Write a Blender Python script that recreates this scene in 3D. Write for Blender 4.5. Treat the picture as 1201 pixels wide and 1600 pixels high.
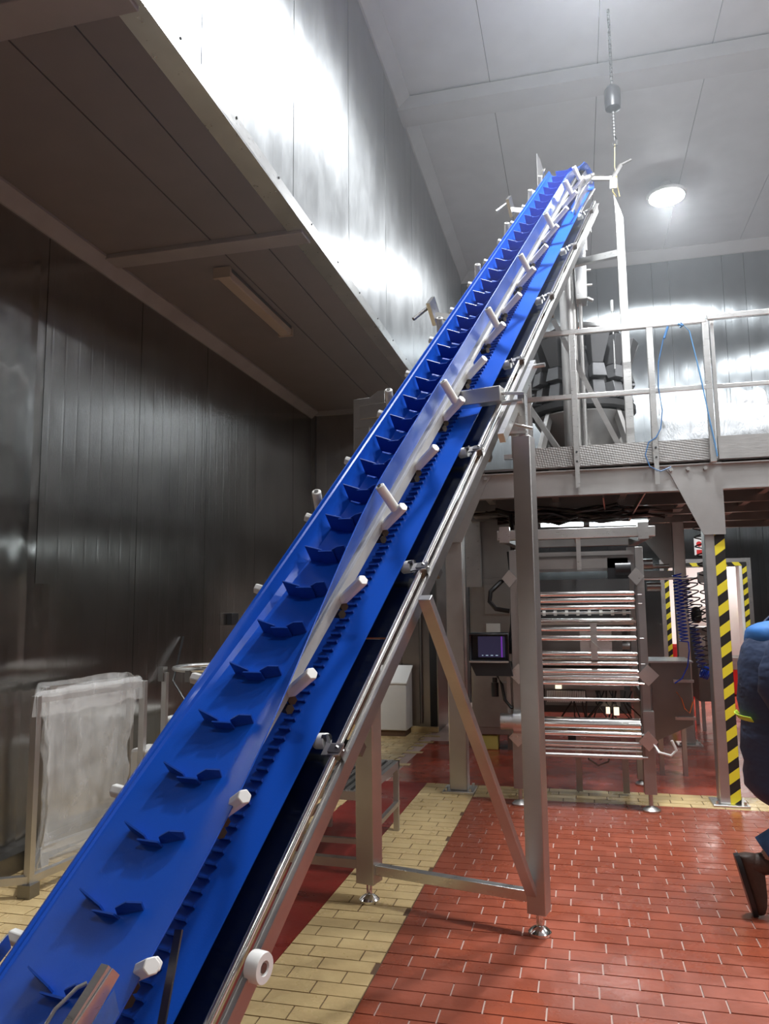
import bpy, bmesh, math, random
from mathutils import Vector, Matrix, noise
random.seed(7)
R = math.radians
sc = bpy.context.scene
for o in list(bpy.data.objects): bpy.data.objects.remove(o)
col = sc.collection

# ------------------------------------------------------------------ camera, world, light, exposure
def basis(yaw, pitch, roll):
    cy, sy = math.cos(yaw), math.sin(yaw)
    f = Vector((-sy*math.cos(pitch), cy*math.cos(pitch), math.sin(pitch)))
    r0 = Vector((cy, sy, 0)); u0 = r0.cross(f)
    r = math.cos(roll)*r0 + math.sin(roll)*u0
    u = -math.sin(roll)*r0 + math.cos(roll)*u0
    return r, u, f
cr, cu, cf = basis(R(14.0), R(7.0), R(-0.6))
cam = bpy.data.cameras.new('camera'); cam_o = bpy.data.objects.new('camera', cam); col.objects.link(cam_o)
M4 = Matrix((cr, cu, -cf)).transposed().to_4x4(); M4.translation = Vector((0, 0, 1.55))
cam_o.matrix_world = M4
cam.sensor_fit = 'VERTICAL'; cam.sensor_height = 36.0; cam.lens = 36.0*1200/1600
cam.clip_start = 0.02; cam.clip_end = 200
sc.camera = cam_o
sc.view_settings.view_transform = 'Standard'; sc.view_settings.look = 'None'
sc.view_settings.gamma = 1; sc.view_settings.use_curve_mapping = False
sc.view_settings.exposure = 0.1
w = bpy.data.worlds.new('world'); sc.world = w; w.use_nodes = True
w.node_tree.nodes['Background'].inputs[0].default_value = (0.75, 0.83, 1, 1)
w.node_tree.nodes['Background'].inputs[1].default_value = 0.05
LAMPS = [  # x, y, z, watts : high bay lamps of the hall
    (1.37, 10.4, 6.98, 130), (2.2, 4.2, 6.8, 120), (1.3, -.6, 6.8, 40), (4.4, 3.0, 6.8, 130), (4.4, 7.6, 6.8, 80), (0.35, 5.3, 6.8, 330)]

# ------------------------------------------------------------------ materials
def mat(name, base=(.5,.5,.5), rough=.5, metal=0.0, **k):
    m = bpy.data.materials.new(name); m.use_nodes = True
    b = m.node_tree.nodes['Principled BSDF']
    b.inputs['Base Color'].default_value = (*base, 1); b.inputs['Roughness'].default_value = rough
    b.inputs['Metallic'].default_value = metal
    for kk, v in k.items(): b.inputs[kk.replace('_', ' ')].default_value = v
    return m
class NT:
    def __init__(s, m): s.t = m.node_tree; s.n = s.t.nodes; s.l = s.t.links; s.b = s.n['Principled BSDF']
    def node(s, t, **k):
        x = s.n.new(t)
        for a, v in k.items(): setattr(x, a, v)
        return x
    def inp(s, sock, v):
        if isinstance(v, bpy.types.NodeSocket): s.l.new(v, sock)
        else: sock.default_value = v
    def coord(s, scale=(1,1,1)):
        g = s.node('ShaderNodeTexCoord'); mp = s.node('ShaderNodeMapping'); s.l.new(g.outputs['Object'], mp.inputs[0])
        mp.inputs['Scale'].default_value = scale; return mp.outputs[0]
    def noise(s, vec, scale, detail=3, rough=.55):
        x = s.node('ShaderNodeTexNoise'); s.l.new(vec, x.inputs['Vector']); x.inputs['Scale'].default_value = scale
        x.inputs['Detail'].default_value = detail; x.inputs['Roughness'].default_value = rough; return x.outputs['Fac']
    def ramp(s, fac, stops):
        x = s.node('ShaderNodeValToRGB'); s.l.new(fac, x.inputs[0]); e = x.color_ramp.elements
        while len(e) < len(stops): e.new(.5)
        for q, (p, c) in zip(e, stops): q.position = p; q.color = (*c, 1) if len(c) == 3 else c
        return x.outputs[0]
    def math(s, op, a, b=0.0, c=0.0):
        x = s.node('ShaderNodeMath', operation=op); s.inp(x.inputs[0], a); s.inp(x.inputs[1], b); s.inp(x.inputs[2], c); return x.outputs[0]
    def bump(s, h, dist, strength=1.0, prev=None):
        x = s.node('ShaderNodeBump'); s.l.new(h, x.inputs['Height']); x.inputs['Distance'].default_value = dist
        x.inputs['Strength'].default_value = strength
        if prev is not None: s.l.new(prev, x.inputs['Normal'])
        return x.outputs[0]
    def mix(s, f, a, b):
        x = s.node('ShaderNodeMix', data_type='RGBA'); s.inp(x.inputs[0], f); s.inp(x.inputs[6], a); s.inp(x.inputs[7], b); return x.outputs[2]
def g3(v, t=(1,1,1)): return (v*t[0], v*t[1], v*t[2])

def steel(name, v, rough, tint=(1,.97,.94), brush=(6,6,60), bumpd=.0004, metal=1.0):
    m = mat(name, g3(v, tint), rough, metal); t = NT(m)
    c = t.coord(brush); n = t.noise(c, 3, 4)
    c2 = t.coord(); n2 = t.noise(c2, 2.3, 3)
    t.l.new(t.ramp(n2, [(.3, g3(v*.82, tint)), (.7, g3(v*1.08, tint))]), t.b.inputs['Base Color'])
    t.l.new(t.math('MULTIPLY_ADD', n, .22, rough-.1), t.b.inputs['Roughness'])
    if bumpd: t.l.new(t.bump(n, bumpd), t.b.inputs['Normal'])
    return m
STEEL = steel('brushed_stainless', .56, .42)
STEEL_B = steel('bright_stainless', .74, .3, (1,.99,.97))
CHROME = mat('chrome', (.82,.81,.79), .12, 1)
STEEL_D = steel('dark_stainless', .26, .38)
STEEL_M = steel('dimmed_stainless', .40, .42)  # stainless darkened to put the dimness under the platform into its colour
PAN = steel('tray_sheet', .34, .2, (.92,.96,1), bumpd=0)
CHAN = steel('channel_steel', .5, .36, bumpd=0)
NUT = mat('dark_nut', (.07,.055,.045), .4, .6)
SKIRT = mat('bed_sheet', (.62,.60,.56), .4, .4)
def sheet(name, axis, v, rough, pitch, amp, tint=(1,1,1), dent=.02, aniso=.85, brush=.0001):
    m = mat(name, g3(v, tint), rough, 1.0); t = NT(m)
    g = t.node('ShaderNodeTexCoord'); sx = t.node('ShaderNodeSeparateXYZ'); t.l.new(g.outputs['Object'], sx.inputs[0])
    a = sx.outputs[axis]
    ph = t.math('MULTIPLY', a, 1/pitch)
    fr = t.math('PINGPONG', ph, .5)                      # 0..0.5 across each rib
    rib = t.math('SMOOTH_MIN', fr, .10, .05)
    s2 = t.math('SINE', t.math('MULTIPLY', a, 2*math.pi/pitch*.5))
    sc_ = (70, 70, .7)
    c = t.coord(sc_); n = t.noise(c, 1.0, 3)
    c2 = t.coord((1,1,.5)); n2 = t.noise(c2, 1.1, 3)
    c3 = t.coord((1,1,.6)); n3 = t.noise(c3, 3.0, 5, .7)
    nb = t.bump(n2, dent*.5)
    nb = t.bump(s2, amp, 1.0, nb)
    nb = t.bump(rib, pitch*.05, 1.0, nb)
    nb = t.bump(n, brush, 1.0, nb)
    t.b.inputs['Anisotropic'].default_value = aniso
    cx = t.node('ShaderNodeCombineXYZ'); cx.inputs[axis].default_value = 1; t.l.new(cx.outputs[0], t.b.inputs['Tangent'])
    t.l.new(nb, t.b.inputs['Normal'])
    t.l.new(t.ramp(n3, [(.3, g3(v*.88, tint)), (.72, g3(v*1.06, tint))]), t.b.inputs['Base Color'])
    t.l.new(t.math('MULTIPLY_ADD', n3, .14, rough-.07), t.b.inputs['Roughness'])
    return m
WALL_L = sheet('wall_sheet_left', 1, .42, .24, .145, .0005, (1,.97,.93), .022)
WALL_L2 = sheet('wall_sheet_dented', 1, .42, .17, .6, .0002, (1,.97,.93), .07)
WALL_U = sheet('wall_sheet_upper', 1, .5, .32, .145, .0012, (.97,.99,1), .005)
WALL_X = sheet('wall_sheet_back', 0, .34, .235, .14, .0018, (.93,1,1.04), .001, 1.0, .0004)
WALL_N = sheet('wall_sheet_niche', 0, .36, .35, .2, .0004, (1,.95,.9), .008)
def painted(name, c, rough, var=.12, sc_=3, bump=.0):
    m = mat(name, c, rough); t = NT(m); n = t.noise(t.coord(), sc_, 4)
    t.l.new(t.ramp(n, [(.3, g3(1-var, c)), (.7, g3(1+var, c))]), t.b.inputs['Base Color'])
    if bump: t.l.new(t.bump(t.noise(t.coord(), 60, 2), bump), t.b.inputs['Normal'])
    return m
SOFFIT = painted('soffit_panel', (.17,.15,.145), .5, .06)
CEIL = painted('ceiling_panel', (.60,.62,.64), .5, .05)
TRIMC = painted('ceiling_trim', (.52,.53,.54), .4, .05)
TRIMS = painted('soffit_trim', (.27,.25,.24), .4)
GAP = mat('dark_joint', (.03,.03,.03), .7)
def tile(name, c1, c2, dirt):
    m = mat(name, c1, .4); t = NT(m)
    g = t.node('ShaderNodeNewGeometry'); r = g.outputs['Random Per Island']
    base = t.ramp(r, [(0, c1), (1, c2)])
    n = t.noise(t.coord(), 2.2, 5, .65); n2 = t.noise(t.coord(), 30, 3)
    k = t.ramp(n, [(.38, (1,1,1)), (.5, (.72,.66,.62)), (.62, (1,1,1))])
    x = t.node('ShaderNodeMix', data_type='RGBA', blend_type='MULTIPLY'); x.inputs[0].default_value = dirt
    t.l.new(base, x.inputs[6]); t.l.new(k, x.inputs[7]); t.l.new(x.outputs[2], t.b.inputs['Base Color'])
    t.l.new(t.ramp(n, [(.4, g3(.45)), (.6, g3(.2))]), t.b.inputs['Roughness'])
    t.l.new(t.bump(n2, .0012), t.b.inputs['Normal'])
    return m
RED = tile('red_quarry_tile', (.27,.060,.030), (.36,.088,.046), .8)
YEL = tile('yellow_quarry_tile', (.62,.44,.20), (.76,.58,.30), .5)
GROUT_R = painted('pale_grout', (.50,.36,.31), .8)
GROUT_Y = painted('brown_grout', (.12,.065,.035), .8)
def resin(name, c, rough):
    m = mat(name, c, rough); t = NT(m); n = t.noise(t.coord(), 1.3, 5, .6); n2 = t.noise(t.coord(), 45, 3)
    t.l.new(t.ramp(n, [(.35, g3(.75, c)), (.65, g3(1.2, c))]), t.b.inputs['Base Color'])
    t.l.new(t.ramp(n, [(.4, g3(rough*.6)), (.65, g3(rough*1.5))]), t.b.inputs['Roughness'])
    t.l.new(t.bump(n2, .0009), t.b.inputs['Normal']); return m
RESIN = resin('red_resin', (.38,.065,.035), .2)  # doorway light on the far floor put into a lighter base colour
RESIN2 = resin('red_resin_matt', (.23,.022,.015), .45)
def belt(name, c, rough):
    m = mat(name, c, rough); t = NT(m); n = t.noise(t.coord(), 6, 4)
    t.l.new(t.math('MULTIPLY_ADD', n, .15, rough-.07), t.b.inputs['Roughness'])
    t.l.new(t.bump(t.noise(t.coord(), 220, 2), .00025), t.b.inputs['Normal']); return m
BELT = belt('blue_belt', (.006,.075,.46), .32)
BELT2 = belt('blue_flight', (.006,.05,.30), .4)
WHITE = painted('white_plastic', (.80,.78,.74), .38, .04)
WHITEB = painted('white_box', (.62,.60,.57), .45, .05)
BLACK = mat('black_plastic', (.015,.015,.017), .35)
DARKBODY = painted('dark_machine', (.05,.048,.048), .45)
RUBBER = mat('black_hose', (.012,.012,.013), .3)
BLUEH = mat('blue_hose', (.01,.05,.45), .25)
LBLUE = mat('light_blue_cable', (.10,.26,.48), .35)
YROPE = mat('yellow_rope', (.65,.5,.2), .7)
REDP = mat('red_plastic', (.6,.02,.02), .4)
ORANGE = mat('orange_plastic', (.9,.2,.03), .4)
DIFF = painted('yellowed_diffuser', (.36,.29,.22), .4, .06)
BAG = bpy.data.materials.new('clear_film'); BAG.use_nodes = True
def film(m, dens, c=(.85,.84,.82), var=.5, bmp=.008):
    t = m.node_tree; t.nodes.clear()
    o = t.nodes.new('ShaderNodeOutputMaterial'); a = t.nodes.new('ShaderNodeBsdfTransparent'); b = t.nodes.new('ShaderNodeBsdfPrincipled')
    b.inputs['Base Color'].default_value = (*c, 1); b.inputs['Roughness'].default_value = .22
    x = t.nodes.new('ShaderNodeMixShader'); tc = t.nodes.new('ShaderNodeTexCoord'); n = t.nodes.new('ShaderNodeTexNoise')
    n.inputs['Scale'].default_value = 7; n.inputs['Detail'].default_value = 5; n.inputs['Roughness'].default_value = .7
    n.inputs['Distortion'].default_value = 1.2
    mm = t.nodes.new('ShaderNodeMath'); mm.operation = 'MULTIPLY_ADD'; mm.inputs[1].default_value = var; mm.inputs[2].default_value = dens-var/2
    bp = t.nodes.new('ShaderNodeBump'); bp.inputs['Distance'].default_value = bmp
    mp = t.nodes.new('ShaderNodeMapping'); mp.inputs['Scale'].default_value = (1,1,.35)
    t.links.new(tc.outputs['Object'], mp.inputs[0]); t.links.new(mp.outputs[0], n.inputs['Vector']); t.links.new(n.outputs['Fac'], mm.inputs[0]); t.links.new(mm.outputs[0], x.inputs[0])
    t.links.new(n.outputs['Fac'], bp.inputs['Height']); t.links.new(bp.outputs[0], b.inputs['Normal'])
    t.links.new(a.outputs[0], x.inputs[1]); t.links.new(b.outputs[0], x.inputs[2]); t.links.new(x.outputs[0], o.inputs['Surface'])
film(BAG, .24)
BAG2 = bpy.data.materials.new('white_film'); BAG2.use_nodes = True; film(BAG2, .96, (.78,.80,.82), .1, .03)
BLUEF = bpy.data.materials.new('blue_clear_guard'); BLUEF.use_nodes = True; film(BLUEF, .35, (.15,.3,.7))
def emis(name, c, s):
    m = mat(name, c, .4); b = m.node_tree.nodes['Principled BSDF']
    b.inputs['Emission Color'].default_value = (*c, 1); b.inputs['Emission Strength'].default_value = s; return m
LAMPE = emis('lamp_lens', (.95,.98,1), 80)
TUBEE = emis('fluorescent_tube', (.85,.97,1), 6)
def hazard(axis_a, axis_b, sgn, name, period=.16):
    m = mat(name, (.8,.65,.02), .45); t = NT(m)
    g = t.node('ShaderNodeTexCoord'); sx = t.node('ShaderNodeSeparateXYZ'); t.l.new(g.outputs['Object'], sx.inputs[0])
    v = t.math('MULTIPLY_ADD', sx.outputs[axis_a], sgn, sx.outputs[axis_b])
    f = t.math('FRACT', t.math('MULTIPLY', v, 1/period))
    k = t.math('GREATER_THAN', f, .5)
    t.l.new(t.mix(k, (.72,.60,.03,1), (.015,.014,.012,1)), t.b.inputs['Base Color']); return m
HAZ = hazard(0, 2, -.75, 'hazard_tape')
HAZH = hazard(2, 0, .8, 'hazard_tape_level', .2)

# ------------------------------------------------------------------ mesh builder
def frame_from(d, up=Vector((0,0,1))):
    d = d.normalized()
    if abs(d.dot(up)) > .98: up = Vector((0,1,0))
    x = d.cross(up).normalized(); return x, x.cross(d).normalized(), d
class B:
    def __init__(s): s.v = []; s.f = []; s.pieces = []
    def add(s, vs, fs):
        n = len(s.v); s.v += [Vector(a) for a in vs]; nf = len(s.f); s.f += [tuple(i+n for i in f) for f in fs]; s.pieces.append((n, len(s.v), nf, len(s.f))); return s
    def box(s, c, d, m=None):
        c = Vector(c); h = [x/2 for x in d]; vs = []
        for sx in (-1,1):
            for sy in (-1,1):
                for sz in (-1,1):
                    p = Vector((sx*h[0], sy*h[1], sz*h[2])); vs.append(c + (m @ p if m else p))
        return s.add(vs, [(0,1,3,2),(4,6,7,5),(0,4,5,1),(2,3,7,6),(0,2,6,4),(1,5,7,3)])
    def bb(s, x0, x1, y0, y1, z0, z1): return s.box(((x0+x1)/2,(y0+y1)/2,(z0+z1)/2), (x1-x0,y1-y0,z1-z0))
    def beam(s, p, q, wd, hg, up=Vector((0,0,1))):
        p = Vector(p); q = Vector(q); x, y, d = frame_from(q-p, up)
        m = Matrix((x, y, d)).transposed(); return s.box((p+q)/2, (wd, hg, (q-p).length), m)
    def tube(s, p, q, r, n=12, r2=None, cap=True):
        p = Vector(p); q = Vector(q); x, y, d = frame_from(q-p); r2 = r if r2 is None else r2
        vs = [p + r*(math.cos(a)*x + math.sin(a)*y) for a in [2*math.pi*i/n for i in range(n)]]
        vs += [q + r2*(math.cos(a)*x + math.sin(a)*y) for a in [2*math.pi*i/n for i in range(n)]]
        fs = [(i, (i+1)%n, n+(i+1)%n, n+i) for i in range(n)]
        if cap: fs += [tuple(range(n))[::-1], tuple(range(n, 2*n))]
        return s.add(vs, fs)
    def path(s, pts, r, n=8):
        pts = [Vector(p) for p in pts]; N = len(pts); vs = []; ref = None
        for i, p in enumerate(pts):
            d = (pts[min(i+1,N-1)] - pts[max(i-1,0)]).normalized()
            if ref is None: x, y, _ = frame_from(d); 
            else:
                x = (ref - ref.dot(d)*d).normalized(); y = d.cross(x)
            ref = x
            vs += [p + r*(math.cos(2*math.pi*k/n)*x + math.sin(2*math.pi*k/n)*y) for k in range(n)]
        fs = [(i*n+k, i*n+(k+1)%n, (i+1)*n+(k+1)%n, (i+1)*n+k) for i in range(N-1) for k in range(n)]
        fs += [tuple(range(n))[::-1], tuple(range((N-1)*n, N*n))]
        return s.add(vs, fs)
    def prism(s, poly, off):
        poly = [Vector(p) for p in poly]; off = Vector(off); n = len(poly)
        vs = poly + [p+off for p in poly]
        return s.add(vs, [tuple(range(n)), tuple(range(n, 2*n))[::-1]] + [(i, n+i, n+(i+1)%n, (i+1)%n) for i in range(n)])
    def lathe(s, o, prof, n=20, ax=Vector((0,0,1))):
        o = Vector(o); x, y, d = frame_from(Vector(ax), Vector((0,1,.01))); m = len(prof)
        vs = [o + d*h + r*(math.cos(2*math.pi*k/n)*x + math.sin(2*math.pi*k/n)*y) for r, h in prof for k in range(n)]
        fs = [(i*n+k, i*n+(k+1)%n, (i+1)*n+(k+1)%n, (i+1)*n+k) for i in range(m-1) for k in range(n)]
        fs += [tuple(range(n))[::-1], tuple(range((m-1)*n, m*n))]
        return s.add(vs, fs)
    def grid(s, rows, thick=0.0, close=False):
        nr = len(rows); nc = len(rows[0]); vs = [Vector(p) for r in rows for p in r]
        cc = nc if close else nc-1
        fs = [(i*nc+j, i*nc+(j+1)%nc, (i+1)*nc+(j+1)%nc, (i+1)*nc+j) for i in range(nr-1) for j in range(cc)]
        return s.add(vs, fs)
def split(name, b, m, parent=None, **k):
    # every piece of the builder becomes a part of its own
    res = []
    for (v0, v1, f0, f1) in b.pieces:
        c = B(); c.v = b.v[v0:v1]; c.f = [tuple(i-v0 for i in f) for f in b.f[f0:f1]]; res.append(out(name, c, m, parent, **k))
    return res
def rootloc(o):
    while o.parent: o = o.parent
    return o.location.copy()
def out(name, b, m, parent=None, smooth=True, bevel=0.0, solid=0.0, loc=None, sub=0, angle=35, esplit=False):
    me = bpy.data.meshes.new(name)
    org = rootloc(parent) if parent else (Vector(loc) if loc else Vector((0,0,0)))
    me.from_pydata([v-org for v in b.v], [], b.f); me.update()
    bm = bmesh.new(); bm.from_mesh(me); bmesh.ops.recalc_face_normals(bm, faces=bm.faces); bm.to_mesh(me); bm.free()
    if smooth:
        me.polygons.foreach_set('use_smooth', [True]*len(me.polygons)); me.set_sharp_from_angle(angle=R(angle))
    me.materials.append(m)
    o = bpy.data.objects.new(name, me); col.objects.link(o)
    if parent: o.parent = parent
    else: o.location = org
    if solid:
        q = o.modifiers.new('solid', 'SOLIDIFY'); q.thickness = solid; q.offset = 0
    if solid and esplit:
        q = o.modifiers.new('split', 'EDGE_SPLIT'); q.split_angle = R(40)
    if bevel:
        q = o.modifiers.new('bevel', 'BEVEL'); q.width = bevel; q.segments = 2; q.limit_method = 'ANGLE'
    if sub:
        q = o.modifiers.new('sub', 'SUBSURF'); q.levels = sub; q.render_levels = sub
    return o
def tag(o, label, cat, group=None):
    o['label'] = label; o['category'] = cat
    if group: o['group'] = group
    return o
def thing(name, label, cat, loc=(0,0,0), group=None):
    o = bpy.data.objects.new(name, None); col.objects.link(o); o.location = loc; o.empty_display_size = .1
    return tag(o, label, cat, group)
def struct(name, b, m, **k):
    o = out(name, b, m, **k); o['kind'] = 'structure'; return o

XR, YB, YF, ZC = 7.0, 12.6, -4.5, 7.2
XW, XU, ZS, YN = -3.4, -1.74, 4.17, 9.65

# ------------------------------------------------------------------ floor
floor = struct('floor', B().bb(XW-.1, XR+.1, YF-.1, 18.5, -.2, -.006), GROUT_R)
out('grout_bed', B().bb(-1.36, -.90, 0, 6.9, -.007, -.004).bb(-.90, XR, 6.48, 6.9, -.007, -.004).bb(XW, -1.87, 0, YN, -.007, -.004), GROUT_Y, floor)
b = B().bb(-1.36, XR, 6.9, 18.4, -.006, 0).bb(-1.72, -1.36, 6.9, 9.0, -.006, .0)
out('resin_field', b, RESIN, floor, smooth=False)
out('resin_strip', B().bb(-1.87, -1.36, 0, 6.9, -.006, 0), RESIN2, floor, smooth=False)
TL, TW, GJ = .24, .106, .007
def tiles(x0, x1, y0, y1, seed=0):
    res = []; r = 0; y = y0
    rnd = random.Random(seed)
    while y < y1-.02:
        ye = min(y+TW, y1)
        x = x0 - (TL/2 if r % 2 else 0) - (0.02*((r*7) % 3)) ; 
        while x < x1-.01:
            a, c = max(x, x0), min(x+TL, x1)
            if c-a > .03: res.append((a+GJ/2, c-GJ/2, y+GJ/2, ye-GJ/2, rnd.uniform(-.0008, .0006)))
            x += TL
        y += TW; r += 1
    return res
def pix(p):
    d = Vector(p)-Vector((0,0,1.55)); z = d.dot(cf)
    if z < .1: return None
    return 600+1200*d.dot(cr)/z, 800-1200*d.dot(cu)/z, z
def lay(ts, name, m, keep):
    vis, rest = [], []
    for t in ts:
        q = pix(((t[0]+t[1])/2, (t[2]+t[3])/2, 0))
        if q and -60 < q[0] < 1260 and q[1] < 1660: vis.append((q[2], t))
        else: rest.append(t)
    vis.sort(key=lambda a: a[0]); rest += [t for _, t in vis[keep:]]
    for _, t in vis[:keep]:
        o = out(name, B().bb(t[0], t[1], t[2], t[3], -.006, t[4]), m, floor, smooth=False)
    if rest:
        b = B()
        for t in rest: b.bb(t[0], t[1], t[2], t[3], -.006, t[4])
        o = out(name+'_field', b, m, floor, smooth=False); o['kind'] = 'stuff'
lay(tiles(-.90, 4.4, .6, 6.48, 1), 'red_tile', RED, 300)
yt = tiles(-1.36, -.90, .6, 6.9, 2)
yt2 = tiles(-.90, 4.4, 6.48, 6.9, 3); yt3 = tiles(XW, -1.87, 2.2, YN, 4)
lay(yt + yt2 + yt3, 'yellow_tile', YEL, 300)
b = B()                                            # ragged tile edge left of the resin
for i in range(16):
    y = 6.95+i*.106*2
    if y < 9.5: b.bb(-1.87, -1.87+random.choice((.05,.12,.2)), y, y+.1, -.005, .0005)
o = out('cut_tile_edge', b, YEL, floor, smooth=False); o['kind'] = 'stuff'

# ------------------------------------------------------------------ walls
def wall_panels(parent, axis, fixed, a0, a1, z0, z1, pitch, m, thick=.02, side=1, gap=.008, start=None):
    a = a0 if start is None else start
    while a < a1-.02:
        lo, hi = max(a, a0)+gap/2, min(a+pitch, a1)-gap/2
        if hi-lo > .03:
            if m == WALL_L and hi < 4.7: mm = WALL_L2
            else: mm = m
            if axis == 'y': bx = B().bb(min(fixed, fixed+side*thick), max(fixed, fixed+side*thick), lo, hi, z0, z1)
            else: bx = B().bb(lo, hi, min(fixed, fixed+side*thick), max(fixed, fixed+side*thick), z0, z1)
            out('panel', bx, mm, parent, smooth=False)
        a += pitch
wl = struct('wall_left', B().bb(XW-.12, XW-.012, YF, YN+.1, 0, ZS+.3), GAP)
wall_panels(wl, 'y', XW-.012, YF, YN, 0, ZS, 1.16, WALL_L, .014, 1, .007, start=YF-.5)
out('lower_sheet', B().bb(XW-.005, XW+.008, 2.2, 4.42, .1, 1.72), WALL_L2, wl, smooth=False)
out('kerb', B().bb(XW, XW+.10, 1, YN, 0, .11), STEEL_D, wl)
wn = struct('wall_niche', B().bb(XW-.1, XU-.10, YN+.012, YN+.12, 0, ZS+.3), GAP)
wall_panels(wn, 'x', YN+.012, XW, XU-.10, 0, ZS, .6, WALL_N, .014, -1)
out('kerb', B().bb(XW, XU, YN-.06, YN, 0, .06), YEL, wn)
wu = struct('wall_upper', B().bb(XU-.12, XU-.014, YF, YB, ZS, ZC), GAP)
wall_panels(wu, 'y', XU-.014, YF, YB, ZS+.09, ZC, 1.3, WALL_U, .014, 1, .012, start=3.25-1.3*6)
tu = struct('trim_1', B().bb(XU-.002, XU+.012, YF, YB, ZS-.004, ZS+.085).bb(XU-.13, XU+.012, YF, YB, ZS-.012, ZS+.0), STEEL_B)
for k in range(14): out('screw', B().tube((XU+.012, 2.4+k*.62, ZS+.07), (XU+.018, 2.4+k*.62, ZS+.07), .008, 8), GAP, tu)
wi = struct('wall_inner', B().bb(XU-.12, XU-.014, YN, YB, 0, ZS), GAP)
wall_panels(wi, 'y', XU-.014, YN, YB, 0, ZS, 1.0, WALL_N, .014, 1)
# back wall with the doorway
DX0, DX1, DZ = 1.36, 2.42, 2.10
wb = struct('wall_back', B().bb(XU-.1, DX0, YB+.012, YB+.2, 0, ZC).bb(DX1, XR, YB+.012, YB+.2, 0, ZC).bb(DX0, DX1, YB+.012, YB+.2, DZ, ZC), GAP)
x = XU
while x < XR:
    x1 = min(x+1.12, XR)
    for lo, hi, z0 in ([(x, x1, 0)] if (x1 <= DX0 or x >= DX1) else [(x, min(x1, DX0), 0), (max(x, DX0), min(x1, DX1), DZ), (max(x, DX1), x1, 0)]):
        if hi-lo > .03: out('panel', B().bb(lo+.003, hi-.003, YB, YB+.013, z0, ZC), WALL_X, wb, smooth=False)
    x += 1.12
wr = struct('wall_right', B().bb(XR, XR+.12, YF, YB, 0, ZC), WALL_L)
wf = struct('wall_front', B().bb(XW-.1, XR, YF-.12, YF, 0, ZC), WALL_N)
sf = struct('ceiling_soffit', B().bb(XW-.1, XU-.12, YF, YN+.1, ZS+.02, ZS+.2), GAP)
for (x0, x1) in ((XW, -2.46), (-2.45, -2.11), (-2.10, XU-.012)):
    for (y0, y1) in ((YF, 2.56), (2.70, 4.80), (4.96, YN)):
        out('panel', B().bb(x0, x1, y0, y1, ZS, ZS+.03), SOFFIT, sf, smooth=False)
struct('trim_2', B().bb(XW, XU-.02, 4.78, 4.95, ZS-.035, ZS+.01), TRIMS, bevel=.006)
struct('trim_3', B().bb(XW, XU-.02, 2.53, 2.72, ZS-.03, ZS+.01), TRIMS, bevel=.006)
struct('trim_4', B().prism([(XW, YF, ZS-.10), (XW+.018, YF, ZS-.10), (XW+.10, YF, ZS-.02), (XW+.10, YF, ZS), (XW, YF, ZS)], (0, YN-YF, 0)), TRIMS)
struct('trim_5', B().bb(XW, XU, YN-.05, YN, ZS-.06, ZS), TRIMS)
struct('trim_6', B().bb(XW, XW+.06, YN-.06, YN, 0, ZS), STEEL_D)
ce = struct('ceiling', B().bb(XU-.2, XR+.1, YF-.1, YB+.2, ZC+.02, ZC+.3), GAP)
x = XU-.1
while x < XR:
    x1 = min(x+1.13, XR)
    out('panel', B().bb(x+.004, x1-.004, YF, 7.95, ZC, ZC+.03), CEIL, ce, smooth=False)
    out('panel', B().bb(x+.004, x1-.004, 7.97, YB, ZC, ZC+.03), CEIL, ce, smooth=False)
    x += 1.13
struct('trim_7', B().bb(XU, XR, 7.78, 8.06, ZC-.17, ZC-.155).bb(XU, XR, 7.90, 7.94, ZC-.155, ZC+.01).bb(XU, XR, 7.76, 7.785, ZC-.17, ZC-.02).bb(XU, XR, 8.055, 8.08, ZC-.17, ZC-.02), TRIMC)
struct('trim_8', B().prism([(XU, YF, ZC-.14), (XU+.02, YF, ZC-.14), (XU+.14, YF, ZC-.02), (XU+.14, YF, ZC), (XU, YF, ZC)], (0, YB-YF, 0)), TRIMC)
struct('trim_9', B().prism([(XU, YB, ZC-.16), (XU, YB-.02, ZC-.16), (XU, YB-.14, ZC-.02), (XU, YB-.14, ZC), (XU, YB, ZC)], (XR-XU, 0, 0)), TRIMC)
# doorway frame and hazard tape
d1 = struct('door_1', B().bb(DX0-.12, DX0, YB-.02, YB+.22, 0, DZ+.12).bb(DX1, DX1+.12, YB-.02, YB+.22, 0, DZ+.12).bb(DX0, DX1, YB-.02, YB+.22, DZ, DZ+.12), STEEL_B)
out('hazard_tape', B().bb(DX0-.06, DX0+.005, YB-.024, YB-.02, 0, DZ+.04), HAZ, d1)
out('hazard_tape', B().bb(DX1-.005, DX1+.06, YB-.024, YB-.02, 0, DZ+.04), HAZ, d1)
out('hazard_tape', B().bb(DX0-.06, DX1+.06, YB-.0245, YB-.02, DZ+.005, DZ+.06), HAZH, d1)
out('door_jamb', B().bb(DX1-.05, DX1-.01, YB-.03, YB+.24, 0, DZ), WHITE, d1)
# room behind the doorway
WW = painted('white_room_wall', (.72,.72,.71), .5, .04)
struct('wall_far', B().bb(.2, 5.5, 18.3, 18.45, 0, 3).bb(.2, .3, YB+.2, 18.3, 0, 3).bb(5.4, 5.5, YB+.2, 18.3, 0, 3), WW)
struct('ceiling_far', B().bb(.2, 5.5, YB+.2, 18.4, 2.9, 3), WW)
struct('wall_pillar', B().bb(2.55, 2.85, 15.2, 15.4, 0, 2.9).bb(3.18, 3.7, 17.6, 17.75, 0, 2.9), WW)

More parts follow.
